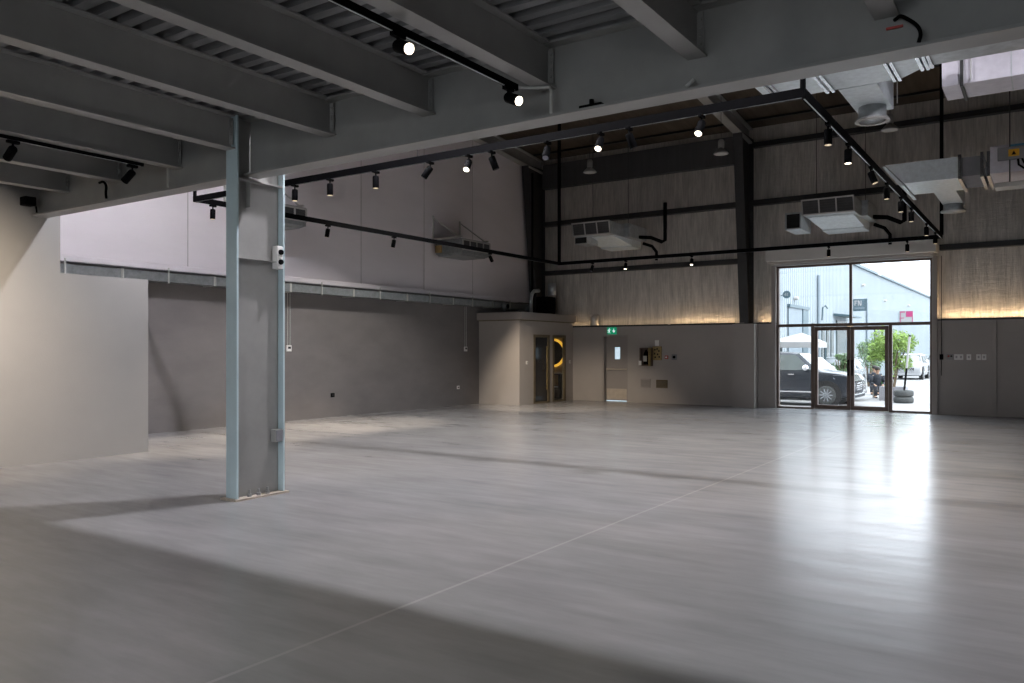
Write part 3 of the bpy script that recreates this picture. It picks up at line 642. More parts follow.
MB().box(-.895,2.5,YD0-.15,YD1+.05,4.68,5.16).build('air_handler','ducttint',u,.02)
MB().box(-.82,2.5,YD0-.22,YD0+.15,4.42,4.50).build('support_rail','pipe',u,.01)
for x in (-.6, 1.2): MB().cyl((x,YD0-.2,4.46),(x,YD0-.2,roofz(16)),.01,n=6).build('hanger_rod','darksteel',u)
el = MB().box(-.78,-.30,YD0-.22,YD0-.152,4.88,5.10).build('control_box','planter',u,.01)
part(MB().box(-.62,-.46,YD0-.226,YD0-.221,4.93,5.05).build('warning_sticker','amber',el),'amber warning sticker')
tr = MB().prism([(-.575,4.955),(-.505,4.955),(-.54,5.025)],'y',YD0-.230,YD0-.227); tr.build('warning_triangle','black',el)
part(MB().box(-.60,-.32,YD0-.170,YD0-.151,5.11,5.145).build('blue_strip','blue',u),'blue sticker strip')
MB().tube([(-.48,YD0-.19,4.88),(-.47,YD0-.19,4.78),(-.38,YD0-.19,4.70),(-.1,YD0-.2,4.70),(.4,YD0-.2,4.74)],.018,8).build('cable','black',u,0,True)
MB().tube([(-.42,YD0-.19,4.88),(-.39,YD0-.19,4.80),(-.28,YD0-.19,4.77),(.4,YD0-.2,4.80)],.018,8).build('cable','black',u,0,True)

# ------------------------------------------------------------------ lighting tracks
TZ = 4.1; TX0, TX1, TY0, TY1 = -11.70, -2.0, 8.0, 19.75
def track(name, a, b2, label, w=.045, h=.09):
    t = thing('light_track', ((a[0]+b2[0])/2,(a[1]+b2[1])/2,a[2]), label, 'light track', 'black lighting tracks')
    a = Vector(a); b2 = Vector(b2)
    if abs(a.x-b2.x) > abs(a.y-b2.y):
        MB().box(a.x,b2.x,a.y-w/2,a.y+w/2,a.z-h/2,a.z+h/2).build('channel','black',t); MB().box(a.x+.03,b2.x-.03,a.y-.006,a.y+.006,a.z-h/2-.003,a.z-h/2-.0005).build('conductor','galv',t)
    else:
        MB().box(a.x-w/2,a.x+w/2,a.y,b2.y,a.z-h/2,a.z+h/2).build('channel','black',t); MB().box(a.x-.006,a.x+.006,a.y+.03,b2.y-.03,a.z-h/2-.003,a.z-h/2-.0005).build('conductor','galv',t)
    return t
t = track('front', (TX0-.02,TY0,TZ), (TX1+.02,TY0,TZ), 'front black lighting track of the hall rectangle, just behind the girder')
for x in (TX0, TX1): MB().cyl((x,TY0,TZ+.04),(x,TY0,TZ+.22),.028,n=8).build('drop','black',t); 
for x in (TX0, -6.9, TX1): MB().cyl((x,TY0,TZ+.04),(x,TY0,roofz(TY0)-.02),.005,n=6).build('hanger_wire','darksteel',t)
t = track('left', (TX0,TY0+.02,TZ), (TX0,TY1-.02,TZ), 'left black lighting track of the hall rectangle, beside the white wall')
t = track('right', (TX1,TY0+.02,TZ), (TX1,TY1-.02,TZ), 'right black lighting track running from the girder to the entrance')
t = track('far', (TX0-.02,TY1,TZ), (TX1+.02,TY1,TZ), 'far black lighting track of the hall rectangle, before the foil wall')
for x, l in ((TX0,'left'),(TX1,'right')): MB().box(x-.035,x+.035,TY1-.035,TY1+.035,TZ+.04,roofz(TY1)-.02).build('drop','black',t)
t = track('m1', (-3.60,0.2,3.735), (-3.60,5.40,3.735), 'black track on the joist under the deck with two lit spotlights', .035, .05)
t = track('m2', (-8.66,0.2,3.745), (-8.66,5.25,3.745), 'black track under the deck left of the blue column', .035, .05)
t = track('m3', (-1.5,-4.5,3.745), (-1.5,1.6,3.745), 'black track under the deck nearly above the camera', .035, .05)
t = track('m4', (-4.85,-4.5,3.745), (-4.85,0.8,3.745), 'added black track under the deck left of the camera, out of the picture', .035, .05)  # unseen track added to carry wide beam lamps

# spotlights: built once per look, then copied
def make_spot(lens):
    r = thing('track_spotlight', (0,0,0), 'tmp', 'spotlight')
    MB().box(-.02,.02,-.06,.06,-.03,0).build('adapter','black',r,.003)
    MB().cyl((0,0,-.03),(0,0,-.075),.011,n=8).build('stem','black',r)
    b = MB().lathe((0,0,-.235),[(.040,0),(.043,.004),(.043,.15),(.036,.165)],n=18).build('housing','black',r,0,True)
    MB().lathe((0,0,-.2375),[(.036,0),(.036,.004)],n=18).build('lens',lens,b)
    return r
SPOT = {'on': make_spot('lens_on'), 'dim': make_spot('lens_dim'), 'off': make_spot('lens_off')}
used = set()
def spot_at(loc, label, state='dim', aim=None, group='spotlights on the hall track'):
    src = SPOT[state]
    if state in used: o = copy_tree(src)
    else: o = src; used.add(state)
    o.location = loc; o['label'] = label; o['group'] = group; o['category'] = 'spotlight'
    if aim is not None:
        d = (Vector(aim)-(Vector(loc)+Vector((0,0,-.09)))).normalized()
        q = Vector((0,0,-1)).rotation_difference(d)
        for ch in o.children:
            if ch.name.startswith('housing'):
                pv = Vector((0,0,-.085)); ch.matrix_basis = Matrix.Translation(pv) @ q.to_matrix().to_4x4() @ Matrix.Translation(-pv)
    return o
def lamp(loc, aim, watts, size=40, blend=.6, col=(1,.84,.66), rad=.03):
    l = bpy.data.lights.new('spot_lamp', 'SPOT'); l.energy = watts; l.spot_size = math.radians(size); l.spot_blend = blend; l.color = col; l.shadow_soft_size = rad
    o = bpy.data.objects.new('spot_lamp', l); COL.objects.link(o); o.location = loc
    o.rotation_euler = (Vector(aim)-Vector(loc)).to_track_quat('-Z','Y').to_euler(); return o
def lit(loc, label, state, aim, watts, size=45, group='spotlights on the hall track', blend=.7):
    spot_at(loc, label, state, aim, group)
    p = Vector(loc)+Vector((0,0,-.085)); d = (Vector(aim)-p).normalized()
    lamp(p+d*.19, aim, watts, size, blend)
zt = TZ-.045
WD, WS = 55, 480
front = [(-9.27,'dim',None),(-8.53,'dim',None),(-7.64,'dim',None),(-6.68,'off',(-9,6.5,0)),(-6.05,'on',(-5.2,5.0,0)),(-5.70,'off',(-4.5,9,0)),(-4.90,'off',(-4.2,5.5,0)),(-4.20,'on',(-3.7,5.0,0)),(-3.85,'off',(-2.6,9,0)),(-3.02,'on',(-3.2,5.4,0))]
for i, (x, st, aim) in enumerate(front):
    L = '%s spotlight from the left on the front hall track, %s' % (ORD[i], {'dim':'pointing straight down','on':'lit and tilted','off':'tilted and dark'}[st])
    if st == 'off': spot_at((x,TY0,zt), L, st, aim)
    else: lit((x,TY0,zt), L, st, aim or (x,TY0,0), WD if st == 'dim' else 60, 50)
for i, y in enumerate((9.05,10.07,11.5,12.75,14.05,15.2,17.2,18.6)):
    tilt = i == 2
    L = '%s spotlight along the right hall track, counted from the girder' % ORD[i]
    if i in (1,): lit((TX1,y,zt), L+', glowing', 'on', (TX1,y,0), WD, 50)
    else: lit((TX1,y,zt), L, 'dim', (TX1+(1.5 if tilt else 0),y,0), WD, 50)
for i, y in enumerate((8.34,10.92,12.81,16.35)):
    L = '%s spotlight along the left hall track, counted from the girder' % ORD[i]
    lit((TX0,y,zt), L, 'dim', (TX0-(.9 if i else .2),y,0) if i < 3 else (-12.0,20.0,0), WS*(1 if i < 3 else 1.3), 62)
for i, (x, st, aim) in enumerate([(-10.62,'off',(-11.2,18.5,0)),(-9.6,'on',(-9.55,18.6,0)),(-7.72,'on',(-7.5,18.6,0)),(-4.35,'dim',None),(-2.68,'dim',None)]):
    L = '%s spotlight from the left on the far hall track' % ORD[i]
    if st == 'off': spot_at((x,TY1,zt), L+', dark and tilted', st, aim)
    else: lit((x,TY1,zt), L, st, aim or (x,TY1,0), 60, 50)
# under the deck
lit((-3.60,3.98,3.71), 'nearer lit spotlight on the black track under the deck', 'on', (-2.6,3.68,3.18), 25, 60, 'spotlights under the mezzanine deck')
lit((-3.60,5.28,3.71), 'lit spotlight at the girder end of the black track under the deck', 'on', (-2.6,4.95,3.15), 25, 60, 'spotlights under the mezzanine deck')
lit((-8.66,3.86,3.715), 'dark spotlight near the left edge under the deck, aimed at the partition', 'off', (-11.9,3.9,1.7), 800, 88, 'spotlights under the mezzanine deck', 1.0)
for k_, (x, y, ax, ay) in enumerate(((-1.5,.9,-1.9,2.2),(-1.5,-2.0,-2.2,1.0),(-4.85,.2,-5.6,2.4),(-4.85,-2.2,-6.3,0))):  # added unseen lamps that brighten the shadowed floor under the deck
    p_ = (x,y,3.715); spot_at(p_, ORD[k_]+' added wide beam spotlight, unseen on the tracks over the camera', 'off', (ax,ay,0), 'spotlights under the mezzanine deck')
    d_ = (Vector((ax,ay,0))-Vector(p_)).normalized(); lamp(Vector(p_)+Vector((0,0,-.085))+d_*.19, (ax,ay,0), 85, 150, 1.0, (1,.98,.93), .05)
spot_at((-8.66,5.12,3.715), 'dark tilted spotlight at the girder end of the left track under the deck', 'off', (-10.2,4.6,2.2), 'spotlights under the mezzanine deck')

# pendants
def pendant(loc, label, on):
    x, y, z = loc
    p = thing('high_bay_lamp', loc, label, 'pendant lamp', 'high bay pendants under the roof')
    sh = MB().lathe((x,y,z),[(.18,0),(.185,.01),(.10,.10),(.05,.14),(.05,.15)],n=24); sh.build('lamp_shade','shade',p,0,True)
    MB().lathe((x,y,z+.15),[(.075,0),(.075,.16),(.05,.20)],n=16).build('driver_housing','steel',p,0,True)
    MB().cyl((x,y,z+.35),(x,y,roofz(y)-.02),.006,n=6).build('cord','darksteel',p)
    MB().lathe((x,y,z-.006),[(.165,0),(.165,.004)],n=24).build('diffuser','bay_on' if on else 'grilleframe',p)
    return p
for i, x in enumerate((-10.41,-6.75,-2.95)):
    pendant((x,19.2,6.45), ('leftmost','middle','rightmost')[i]+' of the three unlit pendant lamps high before the foil wall', False)
BAY = []
for i, x in enumerate((-10.3,-6.57,-2.85,.87)):
    pendant((x,7.22,6.1), ORD[i]+' lit pendant lamp above the girder line, counted from the left wall', True); BAY.append((x,7.22,6.08))
BAYW = [700, 1020, 330, 260]
BAYC = [105, 140, 140, 140]
for (x,y,z), wv, cv in zip(BAY, BAYW, BAYC):
    lamp((x,y,z-.02), (-14.5,7.6,4.3) if x < -9 else (x,y,0), wv, cv, .5 if x < -9 else .15, (.96,.935,1.0), .07)
for i, x in enumerate((-10.41,-6.70,-2.95,.75)):  # added lit row, hidden by the girder, to brighten the far floor
    pendant((x,13.3,6.5), ORD[i]+' added lit pendant lamp in the unseen middle row above the hall, counted from the left wall', True)
    lamp((x,13.3,6.46), (x,13.3,0), (950,800,600,600)[i], 112, .35, (1,.95,.89), .10)

# added strip lights on the far ledge, for the warm glow on the foil
for i, (a, c2, wt) in enumerate(((-13.2,-9.7,3),(-9.6,-7.62,6),(-6.92,-6.64,1.5),(-2.30,-.40,12),(-.05,3.0,14))):
    u = thing('added_strip_light', ((a+c2)/2, 22.835, T+.03), ['faint','bright','short','long','last'][i]+' added warm strip light on the far ledge, '+['over the extinguisher cabinet','left of the dark steel column','between steel column and entrance','right of the entrance','beyond the right picture edge'][i], 'strip light', 'added strip lights on the far ledge')
    MB().box(a, c2, 22.815, 22.855, T+.031, T+.05).build('channel', 'darksteel', u)
    MB().box(a+.01, c2-.01, 22.825, 22.845, T+.0502, T+.053).build('strip_lens', 'lens_dim', u)
    l = bpy.data.lights.new('added_strip_lamp','AREA'); l.shape = 'RECTANGLE'; l.size = c2-a; l.size_y = .02; l.energy = wt; l.color = (1,.70,.40)
    o_ = bpy.data.objects.new('added_strip_lamp', l); COL.objects.link(o_); o_.location = ((a+c2)/2, 22.835, T+.06)
    o_.rotation_euler = Vector((0,.10,.99)).to_track_quat('-Z','Y').to_euler()
# ------------------------------------------------------------------ outdoors: facade
fx = -10.6
prof = []; y = 30.0
while y < 120:
    prof += [(fx,y),(fx,y+.22),(fx+.04,y+.25),(fx+.04,y+.33)]; y += .36
prof += [(fx-6,120),(fx-6,30)]
fb = thing('facade_building', (fx-3, 60, GZ), 'pale corrugated warehouse across the street with dark eave line', 'building')
MB().prism(prof,'z',GZ,7.15).build('wall','facade',fb)
MB().box(fx-.05,fx+.16,30,63,7.12,7.30).box(fx-.05,fx+.16,64,120,7.12,7.30).build('eave_gutter','slate',fb)
MB().box(fx-.05,fx+.16,63,64,7.12,7.34).build('gutter_joint','canvas',fb)
dg = MB().box(fx+.045,fx+.10,39.4,42.9,GZ,3.72).build('roller_door','doorpale',fb)
MB().box(fx+.045,fx+.18,39.3,43.1,3.72,3.86).box(fx+.045,fx+.14,41.9,42.9,GZ,3.72).build('door_surround','slate',fb)
MB().cyl((fx+.12,45.2,GZ),(fx+.12,45.2,5.7),.08,n=8).build('drainpipe','doorpale',fb)
MB().tube([(fx+.05,46.3,3.3),(fx+.10,46.3,4.0),(fx+.2,46.4,4.12),(fx+.3,46.5,3.95)],.04,8).build('wall_lamp','slate',fb)
MB().hexa([(fx+.04,49.2,3.66),(fx+.9,49.2,3.60),(fx+.9,52.8,3.60),(fx+.04,52.8,3.66),(fx+.04,49.2,3.80),(fx+.9,49.2,3.70),(fx+.9,52.8,3.70),(fx+.04,52.8,3.80)]).build('canopy','slate',fb)
MB().box(fx+.045,fx+.12,49.8,52.4,GZ,3.4).build('entry_door','carglass',fb)
MB().box(fx+.045,fx+.13,52.5,54.2,2.5,3.3).build('painted_lit_panel','wood',fb)  # timber colour stands in for warm light on the lintel
for k in range(5): MB().box(fx+.045,fx+.09,44.0+k*1.1,44.6+k*1.1,1.2,3.1).build('window','carglass',fb)
for k in range(3): MB().box(fx+.045,fx+.09,62+k*6,64.4+k*6,1.0,3.2).build('window','carglass',fb)
for (yy, zz) in ((40.6,4.2),(57.5,6.0),(66,5.4),(78,5.6)): MB().lathe((fx+.05,yy,zz),[(.09,0),(.09,.15),(.05,.2)],(1,0,0),10).build('bulkhead_light','grilleframe',fb)
MB().cyl((fx+.12,58.9,GZ),(fx+.12,58.9,4.9),.07,n=8).build('drainpipe','doorpale',fb)
# blade signs (face the hall)
def text(body, loc, size, mat, parent, name='lettering'):
    c = bpy.data.curves.new(name,'FONT'); c.body = body; c.size = size; c.align_x = 'CENTER'; c.align_y = 'CENTER'; c.extrude = .004; c.materials.append(M[mat])
    o = bpy.data.objects.new(name,c); COL.objects.link(o); bpy.context.view_layer.update()
    me = bpy.data.meshes.new_from_object(o.evaluated_get(bpy.context.evaluated_depsgraph_get())); bpy.data.objects.remove(o)
    o = bpy.data.objects.new(name, me); COL.objects.link(o)
    o.parent = parent; o.location = Vector(loc)-WPOS[parent]; o.rotation_euler = (PI/2,0,0); return o
s = thing('round_sign', (fx+.3,38.2,4.24), 'round dark number sign on the facade at left', 'sign')
MB().lathe((fx+.31,38.26,4.24),[(.18,0),(.18,.06)],(0,-1,0),28).build('disc','slate',s); MB().box(fx+.04,fx+.12,38.22,38.24,4.18,4.22).build('bracket','slate',s)
text('41',(fx+.31,38.19,4.24),.20,'canvas',s)
s = thing('square_sign', (fx+.6,54,4.5), 'square dark blade sign with white mark on the facade', 'sign')
sx = fx+.16
MB().box(sx+.02,sx+.84,54,54.08,4.12,4.88).build('panel','slate',s); MB().box(fx+.045,sx+.02,54.02,54.06,4.2,4.25).box(fx+.045,sx+.02,54.02,54.06,4.75,4.8).build('bracket','slate',s)
mk = MB(); yy = (53.985,53.995)
for r in ([.10,.15,4.46,4.78],[.15,.27,4.72,4.78],[.15,.24,4.60,4.65],[.30,.35,4.46,4.78],[.46,.51,4.46,4.78]): mk.box(sx+r[0],sx+r[1],yy[0],yy[1],r[2],r[3])
mk.prism([(sx+.35,4.78),(sx+.38,4.78),(sx+.46,4.50),(sx+.46,4.46),(sx+.42,4.46),(sx+.35,4.72)],'y',*yy)
mk.build('white_mark','canvas',s)
MB().box(sx+.10,sx+.70,yy[0],yy[1],4.26,4.34).build('text_line','doorpale',s)
s = thing('pink_sign', (fx+.5,73,4.4), 'small pink and white blade sign far along the facade', 'sign')
sx = fx+.10
MB().box(sx,sx+1.05,73.02,73.08,3.95,4.92).build('panel','canvas',s)
q = MB().box(sx+.05,sx+.42,73.0,73.015,4.78,4.88).box(sx+.05,sx+.10,73.0,73.015,4.0,4.78).box(sx+.10,sx+.36,73.0,73.015,4.30,4.36).box(sx+.95,sx+1.0,73.0,73.015,4.0,4.40)
q.build('pink_letter','pink',s); MB().box(sx+.50,sx+1.0,73.0,73.015,4.42,4.88).build('pink_square','pink',s)
# end of the street
eb = thing('end_building', (-2,135,GZ), 'white low warehouse closing the far end of the street', 'building')
MB().prism([(-30,GZ),(30,GZ),(30,5.5),(0,7.0),(-30,5.5)],'y',132,140).build('wall','canvas',eb)
for k in range(6): MB().box(-16+k*4,-14+k*4,131.95,131.99,1.2,3.4).build('window','doorpale',eb)
# white canopy
cn = thing('shade_canopy', (-9.3,37.5,GZ), 'white canopy over parked cars behind the dark car', 'canopy')
MB().hexa([(-10.5,35.5,1.75),(-8.45,35.5,1.75),(-8.45,38.0,1.75),(-10.5,38.0,1.75),(-10.5,35.5,1.98),(-8.45,35.5,1.98),(-8.45,38.0,1.98),(-10.5,38.0,1.98)]).build('fascia','canvas',cn)
MB().add([(-10.5,35.5,1.985),(-8.45,35.5,1.985),(-8.45,38,1.985),(-10.5,38,1.985),(-9.3,37,2.42)],[(0,1,4),(1,2,4),(2,3,4),(3,0,4),(3,2,1,0)]).build('roof','canvas',cn)
for x, y in ((-8.5,35.55),(-10.45,35.55),(-8.5,37.9),(-10.45,37.9)): MB().cyl((x,y,GZ),(x,y,1.75),.05,n=8).build('post','slate',cn)

# ------------------------------------------------------------------ cars
def car(name, loc, yaw, label, paintmat, group, L=5.0, W=1.96, H=1.88, suv=True):
    r = thing(name, (0,0,0), label, 'car', group)
    hl = L/2; hood = .61*H; sill = .22; bel = .64*H
    # stations: x, top z, roof half width factor
    st = [(-hl,.55*H,.86),(-hl+.06,.70*H,.90),(-hl+.22,.90*H,.78),(-hl+.45,.985*H,.74),(-hl+1.2,H,.74),(-hl+2.1,H,.74),(.12*L-.1,.985*H,.73),(.12*L+.15,.95*H,.73),(.21*L,.80*H,.78),(.265*L,.655*H,.86),(.33*L,.64*H,.90),(.43*L,.615*H,.90),(.475*L,.57*H,.88),(hl-.03,.48*H,.84),(hl,.40*H,.80)]
    rings = []
    for x, zt_, rw in st:
        e = 1.0 if abs(x) < hl-.5 else (.97 if abs(x) < hl-.1 else .92)
        w = W/2*e; zb = sill if abs(x) < hl-.3 else sill+.12
        zbel = min(bel, zt_-.05); mid = zb+(zbel-zb)*.45
        half = [(0,zb),(w*.92,zb),(w,zb+.10),(w*1.0,mid),(w*.975,zbel-.02),(w*.955,zbel),(w*rw,zt_-.05),(w*rw*.9,zt_-.008),(0,zt_)]
        rings.append([(x,-a,z) for a, z in half]+[(x,a,z) for a, z in reversed(half[1:-1])])
    body = MB().rings(rings).build('body',paintmat,r,0,True)
    md = body.modifiers.new('sub','SUBSURF'); md.levels = 1; md.render_levels = 1
    # glass
    for s in (-1,1):
        g = MB(); w0, w1 = s*W/2*.972, s*W/2*.795
        def sp(x, t): return (x, w0+(w1-w0)*t, bel+.02+(H*.93-bel-.02)*t)
        segs = [(-hl+.42,-hl+1.15,-hl+.55,-hl+1.15),(-hl+1.22,-.25,-hl+1.22,-.25),(-.18,.235*L,-.18,.12*L)]
        for a, b2, a1, b1 in segs:
            q = [sp(a,0),sp(b2,0),sp(b1,1),sp(a1,1)]
            q2 = [(x,y-s*.05,z) for x, y, z in q]
            g.hexa(q2+q) if s > 0 else g.hexa(q+q2)
        g.build('side_window','carglass',r)
        MB().box(-hl+.95,hl-1.25,s*W/2-.015,s*W/2+.015,.47,.51).build('side_strip','chrome',r)
        for xh in (-.5,.75-.1): MB().box(xh-.1-.15,xh+.1-.15,s*W/2-.02,s*W/2+.015,bel-.14,bel-.11).build('door_handle','chrome',r)
        MB().lathe((.20*L,s*(W/2+.12),bel+.10),[(.05,-.10),(.10,-.05),(.11,.05),(.06,.12)],(0,1,0),12).build('mirror','chrome',r,0,True)
        MB().hexa([(hl-.42,s*(W/2-.18),.78*.61*H),(hl-.08,s*(W/2-.30),.78*.61*H),(hl-.30,s*(W/2-.05),.78*.61*H),(hl-.62,s*(W/2-.03),.82*.61*H),
                   (hl-.40,s*(W/2-.18),.93*.61*H),(hl-.12,s*(W/2-.32),.90*.61*H),(hl-.33,s*(W/2-.06),.93*.61*H),(hl-.64,s*(W/2-.04),.93*.61*H)]).build('headlight','lamp_c',r)
        MB().box(-hl-.01,-hl+.12,s*(W/2-.18)-.12,s*(W/2-.18)+.08,.52*H,.66*H).build('tail_light','red',r)
    ws = MB(); a = .128*L; b2 = .255*L
    ws.hexa([(b2+.02,-W*.40,.665*H),(b2+.02,W*.40,.665*H),(b2-.08,W*.40,.665*H),(b2-.08,-W*.40,.665*H),(a+.06,-W*.335,.955*H),(a+.06,W*.335,.955*H),(a-.04,W*.335,.955*H),(a-.04,-W*.335,.955*H)])
    ws.build('windscreen','carglass',r)
    gr = MB()
    for k in range(4): gr.box(hl-.06,hl+.02,-.42,.42,.30*H+.07*k,.30*H+.07*k+.03)
    gr.build('grille','chrome',r); MB().box(hl-.08,hl-.005,-.46,.46,.27*H,.46*H).build('grille_backing','hollow',r)
    MB().box(hl-.25,hl+.04,-W*.45,W*.45,.16*H,.24*H).build('bumper',paintmat,r,.04)
    R = .39 if suv else .32
    for xw in (.33*L,-.27*L):
        for s in (-1,1):
            y0 = s*(W/2-.24); y1 = s*(W/2+.012)
            wl = MB().lathe((xw,y0,R),[(R*.8,0),(R*.97,.02),(R,.06),(R,abs(y1-y0)-.05),(R*.96,abs(y1-y0)-.01),(R*.60,abs(y1-y0))],(0,s,0),24).build('wheel','rubber',r,0,True)
            rm = MB(); rm.lathe((xw,y1-s*.03,R),[(R*.58,0),(R*.58,.034),(R*.5,.036)],(0,s,0),24) 
            rm.build('rim_disc','grille',wl)
            sp_ = MB()
            for k in range(10):
                an = 2*PI*k/10; cx, cz = math.cos(an), math.sin(an)
                sp_.cyl((xw+cx*.05,y1+s*.012,R+cz*.05),(xw+cx*R*.55,y1+s*.012,R+cz*R*.55),.026,.02,6)
            sp_.lathe((xw,y1,R),[(.08,0),(.08,.03),(.04,.04)],(0,s,0),14); sp_.build('spokes','carsilver',wl)
            MB().lathe((xw,s*(W/2-.05),R+.01),[(R+.10,0),(R+.10,.054),(R+.02,.056)],(0,s,0),24).build('wheel_arch','hollow',r)
    r.location = loc; r.rotation_euler = (0,0,yaw)
    return r
car('parked_car', (-7.95,29.2,GZ), 0, 'dark blue grey off-road car parked just outside the glass entrance', 'carblue', 'cars parked in the street')
car('parked_car', (-8.12,32.3,GZ), 0, 'white off-road car parked behind the dark car', 'carwhite', 'cars parked in the street', 4.4, 1.88, 1.70)
car('parked_car', (-8.75,42.0,GZ), -PI/2, 'silver car parked behind the white one, under trees', 'carsilver', 'cars parked in the street', 4.6, 1.85, 1.6, False)
car('parked_car', (-7.9,60,GZ), -PI/2, 'white car facing us, nearest in the distant parked row', 'carwhite', 'cars parked in the street', 4.6, 1.85, 1.7)
car('parked_car', (-7.0,69,GZ), -PI/2, 'silver car facing us, second in the distant parked row', 'carsilver', 'cars parked in the street', 4.6, 1.85, 1.7)
car('parked_car', (-6.2,78,GZ), -PI/2, 'white car facing us, last in the distant parked row', 'carwhite', 'cars parked in the street', 4.6, 1.85, 1.75)

# ------------------------------------------------------------------ plants
def bush(loc, rad, hz, n, mat, label, stem_h, ls=.10, cut=False):
    x, y, z = loc
    p = thing('leafy_shrub', loc, label, 'shrub', 'street shrubs')
    f = MB(); rnd = random.Random(int(x*10+y))
    blobs = [(rnd.uniform(-.6,.6)*rad, rnd.uniform(-.6,.6)*rad, rnd.uniform(.15,.9)*hz, rnd.uniform(.28,.5)*rad) for _ in range(13)]
    for i in range(n):
        bx_, by_, bz_, br = rnd.choice(blobs)
        d = Vector((rnd.gauss(0,1),rnd.gauss(0,1),rnd.gauss(0,1))).normalized()*br*rnd.uniform(.5,1.0)
        c = Vector((x+bx_+d.x, y+by_+d.y, z+stem_h+max(0,bz_+d.z)))
        if cut and c.x < x-.22 and c.z < z+1.05: continue
        a = Vector((rnd.gauss(0,1),rnd.gauss(0,1),rnd.gauss(0,.6))).normalized(); u_ = a.orthogonal().normalized()*rnd.uniform(.35,.6)
        q = rnd.uniform(.6,1.3)*ls; e = a.cross(u_).normalized()*.10*q
        f.add([c-a*q, c+u_*q*.5+e, c+a*q, c-u_*q*.5+e],[(0,1,2,3)])
    f.build('foliage',mat,p)
    s = MB()
    for k in range(6):
        an = k*1.05; s.tube([(x+.04*math.cos(an),y+.04*math.sin(an),z),(x+.15*rad*math.cos(an),y+.15*rad*math.sin(an),z+stem_h+.2*hz),(x+.5*rad*math.cos(an),y+.5*rad*math.sin(an),z+stem_h+.75*hz)],.025,6)
    s.build('stems','stem',p); return p
pl = thing('planter', (-5.15,33.3,GZ), 'grey box planter beside the seated people', 'planter')
q = MB().box(-5.45,-4.55,33.0,33.7,GZ,GZ+.06)
for a in ((-5.45,-5.38,33.0,33.7),(-4.62,-4.55,33.0,33.7),(-5.38,-4.62,33.0,33.07),(-5.38,-4.62,33.63,33.7)): q.box(a[0],a[1],a[2],a[3],GZ+.06,GZ+.52)
q.build('box','planter',pl,.01); MB().box(-5.38,-4.62,33.07,33.63,GZ+.40,GZ+.46).build('soil','stem',pl)
bush((-5.0,33.35,GZ+.46), 1.0, 1.75, 3000, 'leaf', 'bright green leafy shrub growing in the grey planter', .42, cut=True)
bush((-9.55,34.2,GZ), .55, 1.5, 1300, 'leafd', 'green shrub behind the roof of the dark car', .35)
bush((-7.6,37.2,GZ), .6, 1.7, 1500, 'leafd', 'dull green shrub behind the bonnet of the dark car', .2)
bush((-8.0,45.5,GZ), 1.0, 2.3, 1500, 'leafd', 'taller dull green shrub farther along the street', .3)

# ------------------------------------------------------------------ tyres and pole
tx, ty = -4.45, 31.9
for i in range(2):
    z = GZ+.235*i
    tag(MB().lathe((tx,ty,z),[(.20,.03),(.26,.0),(.32,.02),(.335,.07),(.335,.16),(.32,.21),(.26,.23),(.20,.20),(.19,.12),(.20,.03)],n=36).build('tyre','rubber',None,0,True), ('lower','upper')[i]+' one of two stacked old tyres outside the entrance', 'tyre', 'stacked tyres')
po = thing('marker_pole', (tx,ty,GZ+.235), 'leaning black and white pole standing in the tyres', 'pole')
MB().cyl((tx-.02,ty,GZ),(tx+.10,ty,.98),.035,n=10).build('lower_half','black',po); MB().cyl((tx+.10,ty,.98),(tx+.20,ty,2.12),.04,n=10).build('upper_half','canvas',po); MB().lathe((tx+.20,ty,2.12),[(.045,0),(.03,.05)],n=10).build('cap','black',po)

